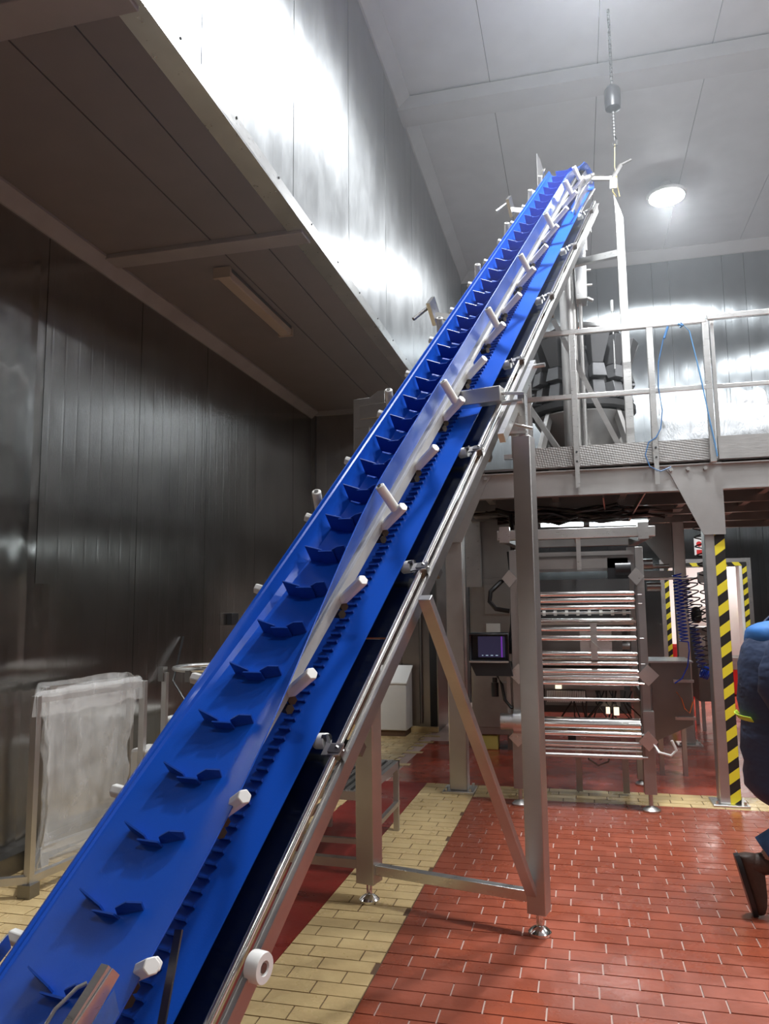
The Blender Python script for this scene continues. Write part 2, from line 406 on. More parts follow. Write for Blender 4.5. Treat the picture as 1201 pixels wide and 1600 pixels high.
# ------------------------------------------------------------------ lamps
def high_bay(x, y, z, wt, label):
    t = thing('high_bay_lamp', label, 'lamp', (x, y, z))
    out('housing', B().lathe((x,y,z), [(.23,.0),(.25,.01),(.26,.04),(.19,.09),(.09,.12),(.07,.2),(.03,.21)], 28), STEEL_B, t)
    out('lens', B().lathe((x,y,z), [(.04,-.05),(.15,-.04),(.225,-.012),(.228,.004)], 28), LAMPE, t)
    out('hanger', B().tube((x,y,min(z+.2,ZC-.05)), (x,y,ZC), .012), STEEL, t)
    L = bpy.data.lights.new('lamp_light', 'AREA'); L.shape = 'DISK'; L.size = .42; L.energy = wt; L.color = (.93,.97,1)
    lo = bpy.data.objects.new('lamp_light', L); col.objects.link(lo); lo.parent = t; lo.location = (0,0,-.06)
    return t
LL = ['bright round lamp glowing under the ceiling right of the conveyor head', 'round ceiling lamp above the packing platform, out of view',
      'round ceiling lamp above the viewer, out of view', 'round ceiling lamp to the right of the viewer, out of view', 'round ceiling lamp over the right side of the hall, out of view', 'round ceiling lamp above the middle of the conveyor, out of view']
for (x,y,z,wt), lb in zip(LAMPS, LL): high_bay(x, y, z, wt, lb)
t = thing('ceiling_light', 'unlit yellowed fluorescent fitting under the low dark soffit', 'lamp', (-2.57, 5.85, ZS))
b = B().bb(-2.63, -2.51, 5.2, 6.55, ZS-.03, ZS); out('base_tray', b, STEEL_D, t)
out('diffuser', B().prism([(-2.635,5.2,ZS-.03),(-2.62,5.2,ZS-.085),(-2.52,5.2,ZS-.085),(-2.505,5.2,ZS-.03)], (0,1.35,0)), DIFF, t, bevel=.008)
for y in (5.19, 6.53): split('end_cap', B().bb(-2.64,-2.50,y,y+.03,ZS-.09,ZS-.005), DIFF, t)
t = thing('tube_light', 'glowing fluorescent tube light hung under the platform above the film machine', 'lamp', (.2, 8.0, 2.36))
out('body', B().bb(-.36,.72,7.95,8.03,2.375,2.43), STEEL, t); 
out('tube', B().tube((-.34,7.99,2.36),(.08,7.99,2.355),.022).tube((.14,7.99,2.355),(.70,7.99,2.35),.024), TUBEE, t)
L = bpy.data.lights.new('tube_glow','AREA'); L.shape='RECTANGLE'; L.size=1.0; L.size_y=.06; L.energy=9; L.color=(.85,.97,1)
lo = bpy.data.objects.new('tube_glow', L); col.objects.link(lo); lo.parent = t; lo.location = (0,-.02,-.045)
L = bpy.data.lights.new('far_room_light','AREA'); L.shape='RECTANGLE'; L.size=2; L.size_y=2; L.energy=260; L.color=(1,.97,.93)
lo = bpy.data.objects.new('far_room_light', L); col.objects.link(lo); lo.location = (3.2,15.4,2.88)

# ------------------------------------------------------------------ conveyor coordinates
az, el = R(13.5), R(42)
W = Vector((math.cos(az), -math.sin(az), 0)); D = Vector((math.sin(az)*math.cos(el), math.cos(az)*math.cos(el), math.sin(el))); N = W.cross(D)
CO = Vector((-.6885, 4.01, 2.6))
def cp(u, s, v): return CO + u*W + s*D + v*N
def cbox(b, u0,u1,s0,s1,v0,v1):
    m = Matrix((W, D, N)).transposed(); return b.box(cp((u0+u1)/2,(s0+s1)/2,(v0+v1)/2), (u1-u0,s1-s0,v1-v0), m)
conv = thing('inclined_conveyor', 'long steep blue belt conveyor with white idlers climbing to the ceiling', 'conveyor', cp(0.03, -3.4, -.1))
S0, S1 = -3.75, 4.25
flat = [(-.197,.155),(-.189,.158),(-.186,.151),(-.175,.155),(-.171,.149),(-.152,.149),(-.06,.147),(.05,.147),(.13,.147),(.155,.148),(.18,.149),(.226,.153)]
trou = [(-.046,.284),(-.049,.266),(-.044,.260),(-.047,.225),(-.043,.195),(-.028,.162),(.005,.148),(.05,.146),(.10,.149),(.138,.165),(.150,.215),(.172,.285)]
def sm(x): x = max(0, min(1, x)); return x*x*(3-2*x)
def bprof(s):
    t = sm((s+2.75)/1.75)*(1-.55*sm((s-3.5)/.75))
    return [((1-t)*a[0]+t*c[0], (1-t)*a[1]+t*c[1]) for a, c in zip(flat, trou)]
rows = []; n = 90
for i in range(n+1):
    s = S0+(S1-S0)*i/n
    rows.append([cp(u, s, v) for u, v in bprof(s)])
for k in range(1, 9):                                # over the head drum, flattening
    a = k/8*math.pi*.95; rr = .105
    tt = min(1, k/3)
    pr = bprof(4.25); fl_ = [(u*1.0, .146) for u, v in pr]
    row = []
    for (u, v), (fu, fv) in zip(pr, fl_):
        h = (v-.146)*(1-tt); uu = .05+(u-.05)*(1+.25*tt)
        row.append(cp(uu, 4.25+(rr+h)*math.sin(a), .146-rr+(rr+h)*math.cos(a)))
    rows.append(row)
cb = out('carrying_belt', B().grid(rows), BELT, conv, solid=.004, angle=22, esplit=True)
s = -3.66
FS = []
while s < 4.2: FS.append(s); s += .1985
for s in FS:
    t = sm((s+2.75)/1.75)
    hw = .100*(1-t)+.083*t; c = .025*(1-t)+.05*t; hgt = .045*(1-t)+.082*t; vb = .146
    pr = bprof(s)
    def vb_at(u):
        for (a, c2) in zip(pr, pr[1:]):
            if a[0] <= u <= c2[0]+1e-6: return a[1]+(c2[1]-a[1])*(u-a[0])/max(1e-6, c2[0]-a[0])
        return .147
    b = B(); lift = .004
    def plate(u0, s0, u1, s1, h0, h1, peak=0, lean=.0):
        p0, p1 = vb_at(u0)-.003, vb_at(u1)-.003
        poly = [cp(u0, s+s0, p0), cp(u1, s+s1, p1), cp(u1, s+s1+lean, p1+h1)]
        if peak: poly.append(cp((u0+u1)/2, s+(s0+s1)/2+lean, (p0+p1)/2+max(h0,h1)+peak))
        poly.append(cp(u0, s+s0+lean, p0+h0))
        b.prism(poly, D*.005)
    k = 1-t
    plate(c-hw, .008*k, c-hw*.2, -.014*k, hgt*1.0, hgt*(.62+.30*t), 0, .002)                  # left wing
    plate(c-hw*.32, -.024*k-.006*t, c+hw*.42, -.022*k-.006*t, hgt*(.70+.22*t), hgt*(.7+.17*t), 0, -.004*k)      # centre
    plate(c+hw*.28, -.014*k-.001, c+hw, .010*k-.001, hgt*(.55+.33*t), hgt*(.6+.36*t), .012*k+.001, .008*k)  # right wing
    out('flight', b, BELT2, cb, smooth=False)
# return run
rp = [(-.17,-.03),(-.15,-.045),(-.1,-.052),(.0,-.055),(.08,-.054),(.12,-.052),(.215,-.046)]
rows = [[cp(u, S0+(4.2-S0)*i/50, v + .01*math.sin(i*.9)*0) for u, v in rp] for i in range(51)]
rb = out('return_belt', B().grid(rows), BELT, conv, solid=.004, angle=70, esplit=True)
s = -3.6; k = 0
cl = None
while s < 4.1 and k < 290:
    if cl is None:
        m = Matrix((W, D, N)).transposed()
        b = B().box((0,0,0), (.044,.005,.009), m).box(m @ Vector((.022,0,.003)), (.006,.008,.012), m)
        me = bpy.data.meshes.new('cleat'); me.from_pydata(b.v, [], b.f); me.materials.append(BELT2); cl = me
    o = bpy.data.objects.new('cleat', cl); col.objects.link(o); o.parent = rb; o.location = cp(.078, s, -.046)-conv.location
    s += .041; k += 1
# frame
def strip(name, poly, s0, s1, m, **k):
    return out(name, B().prism([cp(u, s0, v) for u, v in poly], D*(s1-s0)), m, conv, **k)
strip('bed_side', [(.135,.085),(.145,.085),(.148,.134),(.138,.134)], -2.35, .3, SKIRT)
strip('bed_side', [(.128,.100),(.135,.100),(.138,.134),(.130,.134)], .3, 4.1, SKIRT)
strip('bed_side', [(-.065,.015),(-.055,.015),(-.052,.128),(-.062,.128)], -3.2, 4.1, SKIRT)
strip('bed_plate', [(-.06,.118),(.14,.118),(.14,.128),(-.06,.128)], -3.2, 4.1, WHITE)
for i, (a, c) in enumerate(((-3.75,-1.62),(-1.61,-.3),(-.29,.55),(.56,2.1),(2.11,3.75))):
    strip('drip_tray', [(-.26,-.13),(.27,-.13),(.318,-.045),(.322,-.03),(.316,-.03),(.312,-.044),(.266,-.122),(-.26,-.122)], a, c, PAN)
out('top_rail', B().tube(cp(.325,-3.75,-.026), cp(.325,3.7,-.026), .011, 12), CHROME, conv)
strip('side_channel', [(.338,-.045),(.345,-.045),(.345,-.12),(.338,-.12)], -3.75, 3.7, CHAN)
strip('side_channel', [(.337,-.048),(.36,-.048),(.36,-.054),(.337,-.054)], -3.75, 3.7, CHAN)
strip('side_channel', [(-.30,-.05),(-.28,-.05),(-.28,-.14),(-.30,-.14)], -3.75, 3.7, STEEL)
for s in (-3.0,-2.1,-1.2,-.3,.6,1.5,2.4,3.3):
    out('cross_tie', cbox(B(), -.29,.33, s-.02,s+.02, -.165,-.135), STEEL_D, conv)
# idler stations
k = 0; s = -2.98
while s < 4.2:
    roll = (k >= 4 and k % 2 == 0) or k > 13
    for sd in (1, -1):
        c = .05
        tl = sm((s+2.75)/1.75)
        def q(du, dv, ds=0): return cp(c+sd*du, s+ds, dv)
        o = out('idler_arm', B().tube(q(.085,.085), q(.218 if sd > 0 else .252*tl+.315*(1-tl),.185 if sd > 0 else .172*tl+.125*(1-tl)), .021, 6), WHITE, conv, bevel=.003, angle=20)
        out('nut', B().tube(q(.075,.065,.0), q(.105,.075,-.02), .016, 6).tube(q(.06,.05,-.03), q(.1,.06,-.045), .017, 6), NUT, o)
        if roll:
            r_ = out('side_roller', B().tube(q(.178,.175,-.0), q(.148,.292,-.0), .0195, 16), WHITE, conv, bevel=.003)
            out('roller_pin', B().tube(q(.149,.288), q(.147,.296), .009, 12), STEEL_D, r_)
    s += .449; k += 1
# return rollers with strap brackets
for s in (-3.05,-2.14,-1.25,-.36,.62,1.6,2.6,3.5):
    o = out('return_roller', B().tube(cp(.20,s,-.075), cp(.245,s,-.07), .026, 16), WHITE, conv, bevel=.003)
    out('bolt', B().tube(cp(.235,s,-.055), cp(.262,s,-.05), .012, 6), STEEL_D, o)
    out('roller_shaft', B().tube(cp(-.26,s,-.09), cp(.2,s,-.076), .012, 10), STEEL, o)
    b = B().beam(cp(.258,s,-.045), cp(.285,s-.065,-.07), .006, .024, N).beam(cp(.285,s-.065,-.07), cp(.345,s-.065,-.012), .03, .006, D)
    b.beam(cp(.285,s-.07,-.02), cp(.352,s-.07,-.012), .045, .006, N); 
    out('strap_bracket', b, STEEL, conv)
    out('rail_clamp', cbox(B(), .308,.352, s-.085,s-.055, -.05,-.008), STEEL_D, conv)
# wheel and infeed parts at the foot
o = out('guide_wheel', B().lathe(cp(.345,-2.84,-.06), [(.030,.0),(.037,.004),(.038,.012),(.038,.036),(.036,.042),(.018,.042),(.016,.036)], 28, W), WHITE, conv)
out('axle', B().tube(cp(.34,-2.84,-.06), cp(.385,-2.84,-.06), .012, 12), STEEL_D, o)
out('strut', B().beam(cp(.215,-2.86,.10), cp(.262,-3.2,-.05), .006, .022, W), STEEL_D, conv)
out('idler_arm', B().tube(cp(.2,-2.97,.12), cp(.262,-2.97,.17), .0185, 6), WHITE, conv, bevel=.003)
b = B().prism([cp(.15,-3.3,.215), cp(.175,-3.3,.215), cp(.235,-3.03,.262), cp(.213,-3.03,.262)], N*.012)
b.prism([cp(.172,-3.3,.165), cp(.178,-3.3,.165), cp(.238,-3.03,.235), cp(.236,-3.03,.262), cp(.175,-3.3,.225), cp(.172,-3.3,.22)], W*.004)
out('side_guide', b, STEEL_B, conv)
out('side_guide', B().prism([cp(.182,-3.32,.15), cp(.232,-3.08,.165), cp(.248,-3.06,.235), cp(.19,-3.32,.2)], W*.003), BLUEF, conv)['label'] = 'clear bluish plastic guard'
out('side_guide', B().prism([cp(-.16,-3.3,.22), cp(-.11,-3.04,.24), cp(-.09,-3.03,.29), cp(-.12,-3.2,.29), cp(-.17,-3.4,.26)], W*.006), STEEL_B, conv)
out('bent_rod', B().path([cp(.15,-3.34,.27), cp(.142,-3.17,.25), cp(.142,-3.13,.25), cp(.165,-3.08,.25), cp(.178,-3.065,.245)], .0045), STEEL, conv)
# head
dr = out('head_drum', B().tube(cp(-.07,4.25,.041), cp(.17,4.25,.041), .1, 28), BLACK, conv)
out('drum_shaft', B().tube(cp(-.16,4.25,.041), cp(.26,4.25,.041), .02), STEEL, dr)
out('head_plate', B().prism([cp(.185,3.5,-.09), cp(.185,3.5,.02), cp(.185,4.1,.13), cp(.185,4.36,.12), cp(.185,4.38,-.06)], W*.005), STEEL, conv)
out('head_plate', B().prism([cp(-.09,3.5,-.09), cp(-.09,3.5,.02), cp(-.09,4.1,.13), cp(-.09,4.36,.12), cp(-.09,4.38,-.06)], W*-.005), STEEL, conv)
out('scraper_arm', B().path([cp(.2,3.3,.03), cp(.24,3.75,.10), cp(.28,4.1,.10), cp(.34,4.35,.02)], .010), STEEL_B, conv)
out('scraper_arm', B().path([cp(.24,3.45,-.03), cp(.28,3.7,.01), cp(.30,3.95,.02)], .008), STEEL_B, conv)
b = B().beam(cp(.26,4.1,.08), cp(.46,4.15,.02), .03, .03); b.beam(cp(.44,4.12,.03), cp(.5,4.35,.08), .02, .03); b.tube(cp(.5,4.35,.08), cp(.58,4.45,.08), .012)
out('tension_bracket', b, STEEL, conv); out('knob', B().tube(cp(.44,4.1,-.05), cp(.45,4.13,.02), .035, 12), WHITE, conv)
out('bearing', B().tube(cp(.2,4.2,.06), cp(.25,4.2,.06), .045, 12).tube(cp(.22,4.33,.05), cp(.26,4.33,.05), .03, 12), STEEL, conv)
out('side_shield', B().prism([cp(-.2,4.0,.16), cp(-.2,4.35,.16), cp(-.2,4.3,.33), cp(-.2,4.22,.4)], W*.004).prism([cp(-.22,4.05,.1), cp(-.22,4.15,.1), cp(-.16,4.18,.26), cp(-.16,4.1,.26)], W*.02), STEEL, conv)
b = B()
for s in (.95, 3.2): 
    b.beam(cp(-.16,s,.16), cp(-.26,s-.02,.20), .02, .04); cbox(b, -.275,-.25, s-.06,s+.05, .15,.3); b.tube(cp(-.27,s+.03,.26), cp(-.36,s-.12,.24), .012)
split('left_bracket', b, STEEL_B, conv)

# ------------------------------------------------------------------ conveyor stand
def sq(b, x, y, z0, z1, w, a=-az):
    m = Matrix.Rotation(a, 3, 'Z'); return b.box((x, y, (z0+z1)/2), (w, w, z1-z0), m)
def foot(parent, x, y, h=.1, r=.055, m=CHROME):
    return out('levelling_foot', B().lathe((x,y,0), [(r*.96,.0),(r,.006),(r,.014),(r*.75,.028),(r*.32,.04),(.016,.044),(.016,h),(.024,h+.002),(.024,h+.012)], 20), m, parent)
A_ = (-1.135, 4.135); Bp = (-.239, 3.915)
st = thing('conveyor_stand', 'tall steel leg frame straddling the conveyor in the foreground, on round feet', 'stand', ((A_[0]+Bp[0])/2, (A_[1]+Bp[1])/2, 0))
out('post', sq(B(), *A_, .1, 2.72, .105), STEEL, st, bevel=.004)
out('post', sq(B(), *Bp, .1, 2.40, .092), STEEL, st, bevel=.004)
out('telescopic_post', sq(B(), *Bp, 2.38, 2.63, .04), STEEL_B, st, bevel=.002)
foot(st, *A_); foot(st, *Bp)
out('base_beam', B().beam((A_[0],A_[1],.17), (Bp[0],Bp[1],.17), .05, .05), STEEL_B, st, bevel=.002)
out('brace', B().beam((Bp[0]-.03,Bp[1]-.03,.19), cp(.40,-1.5,-.02), .05, .03), STEEL, st, bevel=.002)
out('cross_beam', B().beam(cp(-.47,.02,.03), cp(.36,.02,.03), .08, .08), STEEL, st, bevel=.004)
out('support_rod', B().tube(cp(.34,0.02,.04), cp(.48,.0,.03), .009).tube(cp(.36,-.02,.0), cp(.47,-.02,-.0), .012), STEEL_B, st)
out('head_plate', B().prism([(A_[0]-.05,A_[1]-.05,2.55),(A_[0]+.13,A_[1]-.08,2.55),(A_[0]+.13,A_[1]-.08,2.75),(A_[0]+.09,A_[1]-.07,2.75),(A_[0]-.05,A_[1]-.05,2.66)], (0,.012,0)), STEEL, st)
out('clamp_plate', B().box((Bp[0]-.03,Bp[1]-.02,2.42), (.10,.05,.012)).tube((Bp[0]-.04,Bp[1]-.05,2.46),(Bp[0]+.05,Bp[1]-.06,2.43),.008), STEEL, st)
out('side_beam', B().beam((A_[0],A_[1],.19), (A_[0]-.72,A_[1]+.10,.17), .045, .045), STEEL, st)
out('slide_bar', B().beam(cp(.43,-.35,-.02), cp(.43,.45,-.02), .03, .05).tube(cp(.43,.42,-.02), cp(.50,.42,-.02), .012), STEEL_B, st)
split('hanger_plate', B().box(cp(.40,-.02,-.14), (.05,.03,.34)).box(cp(.40,.1,-.3), (.045,.03,.4)), STEEL, st)

# ------------------------------------------------------------------ platform
pf = thing('mezzanine_platform', 'raised steel platform with checker plate edge and gusseted columns', 'platform', (1.07, 6.64, 0))
PX0, PX1, PY0, PY1 = -1.10, 4.3, 6.56, 10.3
def column(x, y, haz=False, w=.15):
    c = out('column', sq(B(), x, y, .02, 2.66, w, 0), STEEL, pf, bevel=.008)
    out('base_plate', B().bb(x-.13,x+.13,y-.13,y+.13,0,.02), STEEL_B, c, bevel=.003)
    split('anchor_bolt', B().tube((x-.1,y-.1,.02),(x-.1,y-.1,.045),.012,6).tube((x+.1,y-.1,.02),(x+.1,y-.1,.045),.012,6).tube((x+.1,y+.1,.02),(x+.1,y+.1,.045),.012,6), STEEL_B, c)
    if haz: out('hazard_tape', B().bb(x+w/2-.075, x+w/2+.001, y-w/2-.002, y-w/2, .02, 2.09).bb(x+w/2, x+w/2+.002, y-w/2-.002, y+.0, .02, 2.09), HAZ, c)
    return c
column(1.07, 6.64, True); column(-1.03, 6.66); column(1.12, 9.25, w=.13); column(-1.12, 9.3, w=.13); column(3.9, 6.64); column(3.9, 9.3)
out('fascia_beam', B().bb(PX0,PX1,PY0-.01,PY0,2.46,2.66).bb(PX0,PX1,PY0-.045,PY0+.07,2.655,2.665).bb(PX0,PX1,PY0-.02,PY0+.07,2.455,2.465), STEEL, pf)
CHK = steel('checker_plate', .5, .42); t = NT(CHK)
g = t.node('ShaderNodeTexCoord'); sx = t.node('ShaderNodeSeparateXYZ'); t.l.new(g.outputs['Object'], sx.inputs[0])
a = t.math('SINE', t.math('MULTIPLY', t.math('ADD', sx.outputs[0], sx.outputs[2]), 190)); c_ = t.math('SINE', t.math('MULTIPLY', t.math('SUBTRACT', sx.outputs[0], sx.outputs[2]), 120))
t.l.new(t.bump(t.math('MULTIPLY', a, c_), .0006), t.b.inputs['Normal'])
out('toe_plate', B().bb(PX0+.7,1.10,PY0-.06,PY0-.045,2.69,2.862), CHK, pf)
out('toe_plate', B().bb(1.135,PX1,PY0-.06,PY0-.045,2.69,2.875), STEEL, pf)
out('deck', B().bb(PX0,PX1,PY0-.045,PY1,2.68,2.70), STEEL_D, pf)
for k in range(9):
    x = PX0+.3+k*.6; out('joist', B().bb(x,x+.06,PY0,PY1,2.52,2.68), STEEL, pf)
for k in range(4):
    y = PY0+.9+k*.85; out('cross_joist', B().bb(PX0,PX1,y,y+.07,2.46,2.60), STEEL_D, pf)
UND = steel('underside_sheet', .5, .35, (1,.93,.9))
for k in range(18): out('deck_rib', B().bb(PX0,PX1,PY0+.1+k*.2,PY0+.2+k*.2,2.655,2.68), UND, pf)
# gussets
def gusset(x, sgn):
    o = out('gusset', B().prism([(x+.085*sgn*-1*-1, PY0-.012, 2.675),(x-.36*sgn, PY0-.012, 2.665),(x-.30*sgn, PY0-.012, 2.58),(x-.08*sgn, PY0-.012, 2.09),(x+.085*sgn, PY0-.012, 2.09)], (0,-.012,0)), STEEL_B if 0 else STEEL, pf)
    for k in range(3):
        px_ = x-(.30-.13*k)*sgn; out('bolt', B().tube((px_,PY0-.024,2.625),(px_,PY0-.05,2.625),.016,6), STEEL_B, o)
gusset(1.07, 1); gusset(-1.03, -1)
gusset(3.9, 1)
for y0 in (9.25,):
    out('knee_brace', B().prism([(1.05,y0-.08,2.45),(.62,y0-.08,2.45),(.98,y0-.08,1.95),(1.05,y0-.08,1.95)], (0,-.01,0)), STEEL_D, pf)
rl = thing('guard_railing', 'square tube steel guard railing along the platform edge', 'railing', (.7, PY0-.09, 2.68))
yr = PY0-.09
for x, wd in ((.035,.05),(.655,.05),(1.085,.05),(2.3,.05),(3.5,.05),(-.8,.05)):
    out('railing_post', B().bb(x-wd/2,x+wd/2,yr-.02,yr+.02,2.68 if x != 1.085 else 2.66,3.83), STEEL_B, rl, bevel=.003)
out('railing_post', B().bb(1.13,1.16,yr+.05,yr+.09,2.7,3.86), STEEL_B, rl, bevel=.003)
out('top_rail', B().bb(PX0,1.09,yr-.022,yr+.022,3.81,3.855), STEEL_B, rl, bevel=.004)
out('top_rail', B().bb(1.10,PX1,yr-.022,yr+.022,3.83,3.875), STEEL_B, rl, bevel=.004)
out('middle_rail', B().bb(PX0,1.08,yr-.018,yr+.018,3.255,3.295), STEEL_B, rl, bevel=.004)
out('middle_rail', B().bb(1.13,PX1,yr+.15,yr+.18,3.30,3.335), STEEL, rl, bevel=.004)
for x in (.035,.655): out('tie_strap', B().bb(x-.018,x+.018,yr-.03,yr-.02,2.50,2.72), STEEL_B, rl)
for x in (.035,.655): out('bolt', B().tube((x,yr-.025,2.72),(x,yr-.034,2.72),.009,8).tube((x,yr-.025,2.80),(x,yr-.034,2.80),.009,8), GAP, rl)

# upper conveyor stand on the deck
us = thing('upper_conveyor_stand', 'tall narrow steel frame standing on the platform beneath the conveyor head', 'stand', (.5, 6.95, 2.70))
out('post', B().bb(.465,.535,6.92,6.99,2.70,5.02).prism([(.465,6.92,5.02),(.535,6.92,5.02),(.515,6.92,5.1),(.46,6.92,5.26)], (0,.012,0)), STEEL_B, us, bevel=.003)
out('post', B().bb(-.42,-.35,7.14,7.21,2.70,4.75), STEEL, us, bevel=.003)
out('cross_bar', B().beam((-.38,7.17,4.70),(.47,6.95,4.70),.05,.06), STEEL_B, us)
out('brace', B().beam((-.12,7.0,4.15),(.40,6.93,2.93),.045,.045), STEEL_B, us)
out('brace', B().beam((-.38,7.17,3.4),(-.0,7.05,2.75),.045,.045), STEEL, us)
out('base_rail', B().bb(-.6,.45,6.9,6.96,2.86,2.90), STEEL_B, us)
# vertical drop pipe
dp = thing('drop_pipe', 'round steel pipe with elbow and control box beside the conveyor head', 'pipe', (.02,7.45,2.70))
out('pipe', B().tube((.02,7.45,2.70),(.02,7.45,4.82),.085,24).tube((.13,7.42,2.7),(.13,7.42,4.75),.02), STEEL, dp)
out('elbow', B().path([(.02,7.45,4.80),(.02,7.45,4.95),(-.02,7.4,5.05),(-.12,7.3,5.1)], .095, 20), STEEL_D, dp)
out('control_box', B().bb(.09,.20,7.3,7.5,4.45,5.0), STEEL_B, dp, bevel=.006)
split('box_fitting', B().tube((.2,7.35,4.95),(.2,7.35,5.1),.02).tube((.2,7.35,4.6),(.25,7.35,4.6),.012).tube((.2,7.35,4.75),(.24,7.35,4.75),.012).tube((.2,7.35,4.47),(.25,7.35,4.44),.018), STEEL, dp)

BUCK = mat('bucket_steel', (.17,.17,.175), .5, .4)
# ------------------------------------------------------------------ multihead weigher
WX, WY = .12, 8.3
mw = thing('multihead_weigher', 'round multihead weigher with a ring of steel buckets on the platform', 'weighing machine', (WX, WY, 2.70))
out('body', B().lathe((WX,WY,3.52), [(.52,0),(.55,.02),(.55,.08),(.40,.12),(.38,.62),(.30,.70),(.1,.72)], 32), DARKBODY, mw)
out('dispersion_cone', B().lathe((WX,WY,4.36), [(.42,.0),(.43,.03),(.40,.06),(.30,.12),(.12,.17),(.02,.19)], 32), STEEL_D, mw)
out('discharge_cone', B().lathe((WX,WY,2.92), [(.14,0),(.16,.02),(.50,.56),(.50,.58),(.46,.6)], 32), STEEL_M, mw)
for k in range(14):
    a = 2*math.pi*(k+.25)/14; ca, sa = math.cos(a), math.sin(a); tan = Vector((-sa, ca, 0)); rad = Vector((ca, sa, 0)); c0 = Vector((WX, WY, 0))
    def pp(r, t_, z): return c0 + rad*r + tan*t_ + Vector((0,0,z))
    def hop(name, z0, z1, r0, r1, w0, w1, m):
        b = B()
        vs = [pp(r0-.10,-w0,z0),pp(r0,-w0,z0),pp(r0,w0,z0),pp(r0-.10,w0,z0),pp(r1-.16,-w1,z1),pp(r1,-w1,z1),pp(r1,w1,z1),pp(r1-.16,w1,z1)]
        b.add(vs, [(0,1,2,3),(4,5,6,7),(0,1,5,4),(1,2,6,5),(2,3,7,6),(3,0,4,7)]); return out(name, b, m, mw, bevel=.004)
    hop('feed_hopper', 3.98, 4.26, .50, .60, .055, .10, BUCK)
    hop('weigh_bucket', 3.83, 3.97, .55, .52, .075, .06, BUCK)
    hop('weigh_bucket', 3.66, 3.80, .53, .50, .065, .06, BUCK)
    out('actuator', B().box(pp(.42,0,4.0), (.07,.07,.3)), BLACK, mw)
for a in (45,135,225,315):
    ca, sa = math.cos(R(a)), math.sin(R(a))
    split('leg', B().beam((WX+.75*ca,WY+.75*sa,2.70),(WX+.45*ca,WY+.45*sa,3.56),.06,.06), STEEL, mw)
out('sensor_rod', B().tube((WX+.33,WY-.45,3.9),(WX+.33,WY-.45,4.55),.008).tube((WX+.33,WY-.45,4.5),(WX+.33,WY-.45,4.62),.016), STEEL_B, mw)
out('indicator', B().tube((WX-.05,WY-.5,4.32),(WX+.02,WY-.5,4.32),.03), ORANGE, mw)['label'] = 'small orange indicator'
split('base_frame', B().bb(WX-.7,WX+.7,WY-.62,WY-.56,2.70,2.76).bb(WX-.7,WX+.7,WY+.56,WY+.62,2.70,2.76), STEEL, mw)

# ------------------------------------------------------------------ big plastic bag on platform
def blob(c, r, seed, disp, rings=34, seg=56, sx=1, sharp=3.0):
    b = B(); rows = []
    for i in range(rings+1):
        th = math.pi*i/rings; row = []
        for j in range(seg):
            ph = 2*math.pi*j/seg
            ct, stt = math.cos(th), math.sin(th); cph, sph = math.cos(ph), math.sin(ph)
            e = .55
            f = lambda q: math.copysign(abs(q)**e, q)
            p = Vector((r[0]*f(stt)*f(cph), r[1]*f(stt)*f(sph), r[2]*f(ct)))
            nn = noise.fractal(p*sharp+Vector((seed,0,0)), .9, 2.1, 5)
            ridg = 1-abs(noise.noise(p*sharp*1.7+Vector((0,seed,0))))*2
            p = p*(1+disp*nn)+p.normalized()*ridg*disp*.12
            row.append(Vector(c)+p)
        rows.append(row)
    return b.grid(rows, close=True)
b = blob((1.17,7.15,2.97), (.43,.24,.31), 3, .10)
b2 = blob((1.50,7.1,3.10), (.14,.2,.29), 8, .18, 24, 36); b.add(b2.v, b2.f)
for v in b.v:
    if v.z < 2.705: v.z = 2.705
tag(out('film_bag', b, BAG2, loc=(1.2,7.15,2.70), angle=50), 'bulky white translucent plastic bag lying on the platform behind the railing', 'bag')

# ------------------------------------------------------------------ hoist
hx, hy = .50, 7.05
t = thing('chain_hoist', 'black chain hoist hanging from the ceiling beam above the conveyor head', 'hoist', (hx, hy, 6.1))
out('body', B().lathe((hx,hy,6.16), [(.03,0),(.07,.02),(.075,.10),(.075,.20),(.05,.24),(.02,.26)], 16), BLACK, t)
b = B()
z = 6.42
while z < ZC-.02: b.tube((hx,hy,z),(hx,hy,z+.03),.014,6); z += .042
b.tube((hx,hy,6.4),(hx,hy,ZC),.006,6); out('chain', b, DARKBODY, t)
b = B(); z = 5.9
while z < 6.15: b.tube((hx,hy,z),(hx,hy,z+.022),.011,6); z += .032
b.tube((hx,hy,5.85),(hx,hy,6.16),.004,6)
b.path([(hx,hy,5.92),(hx+.02,hy,5.86),(hx+.015,hy,5.81),(hx-.01,hy,5.80),(hx-.02,hy,5.83)], .009); out('hook', b, DARKBODY, t)
tag(out('hanging_rope', B().path([(hx,hy,5.82),(hx-.01,hy,5.6),(hx+.005,hy+.01,5.42)], .003).path([(hx-.0,hy,5.50),(hx-.03,hy,5.44),(hx-.04,hy,5.36),(hx-.01,hy,5.30)], .005).path([(hx,hy,5.54),(hx+.005,hy,5.4),(hx+.02,hy,5.30)], .004).path([(hx,hy,5.42),(hx-.02,hy+.1,5.44),(cp(.44,4.12,.03))], .004), YROPE, loc=(hx,hy,5.8)), 'thin yellow rope knotted below the hoist, holding the conveyor head', 'rope')

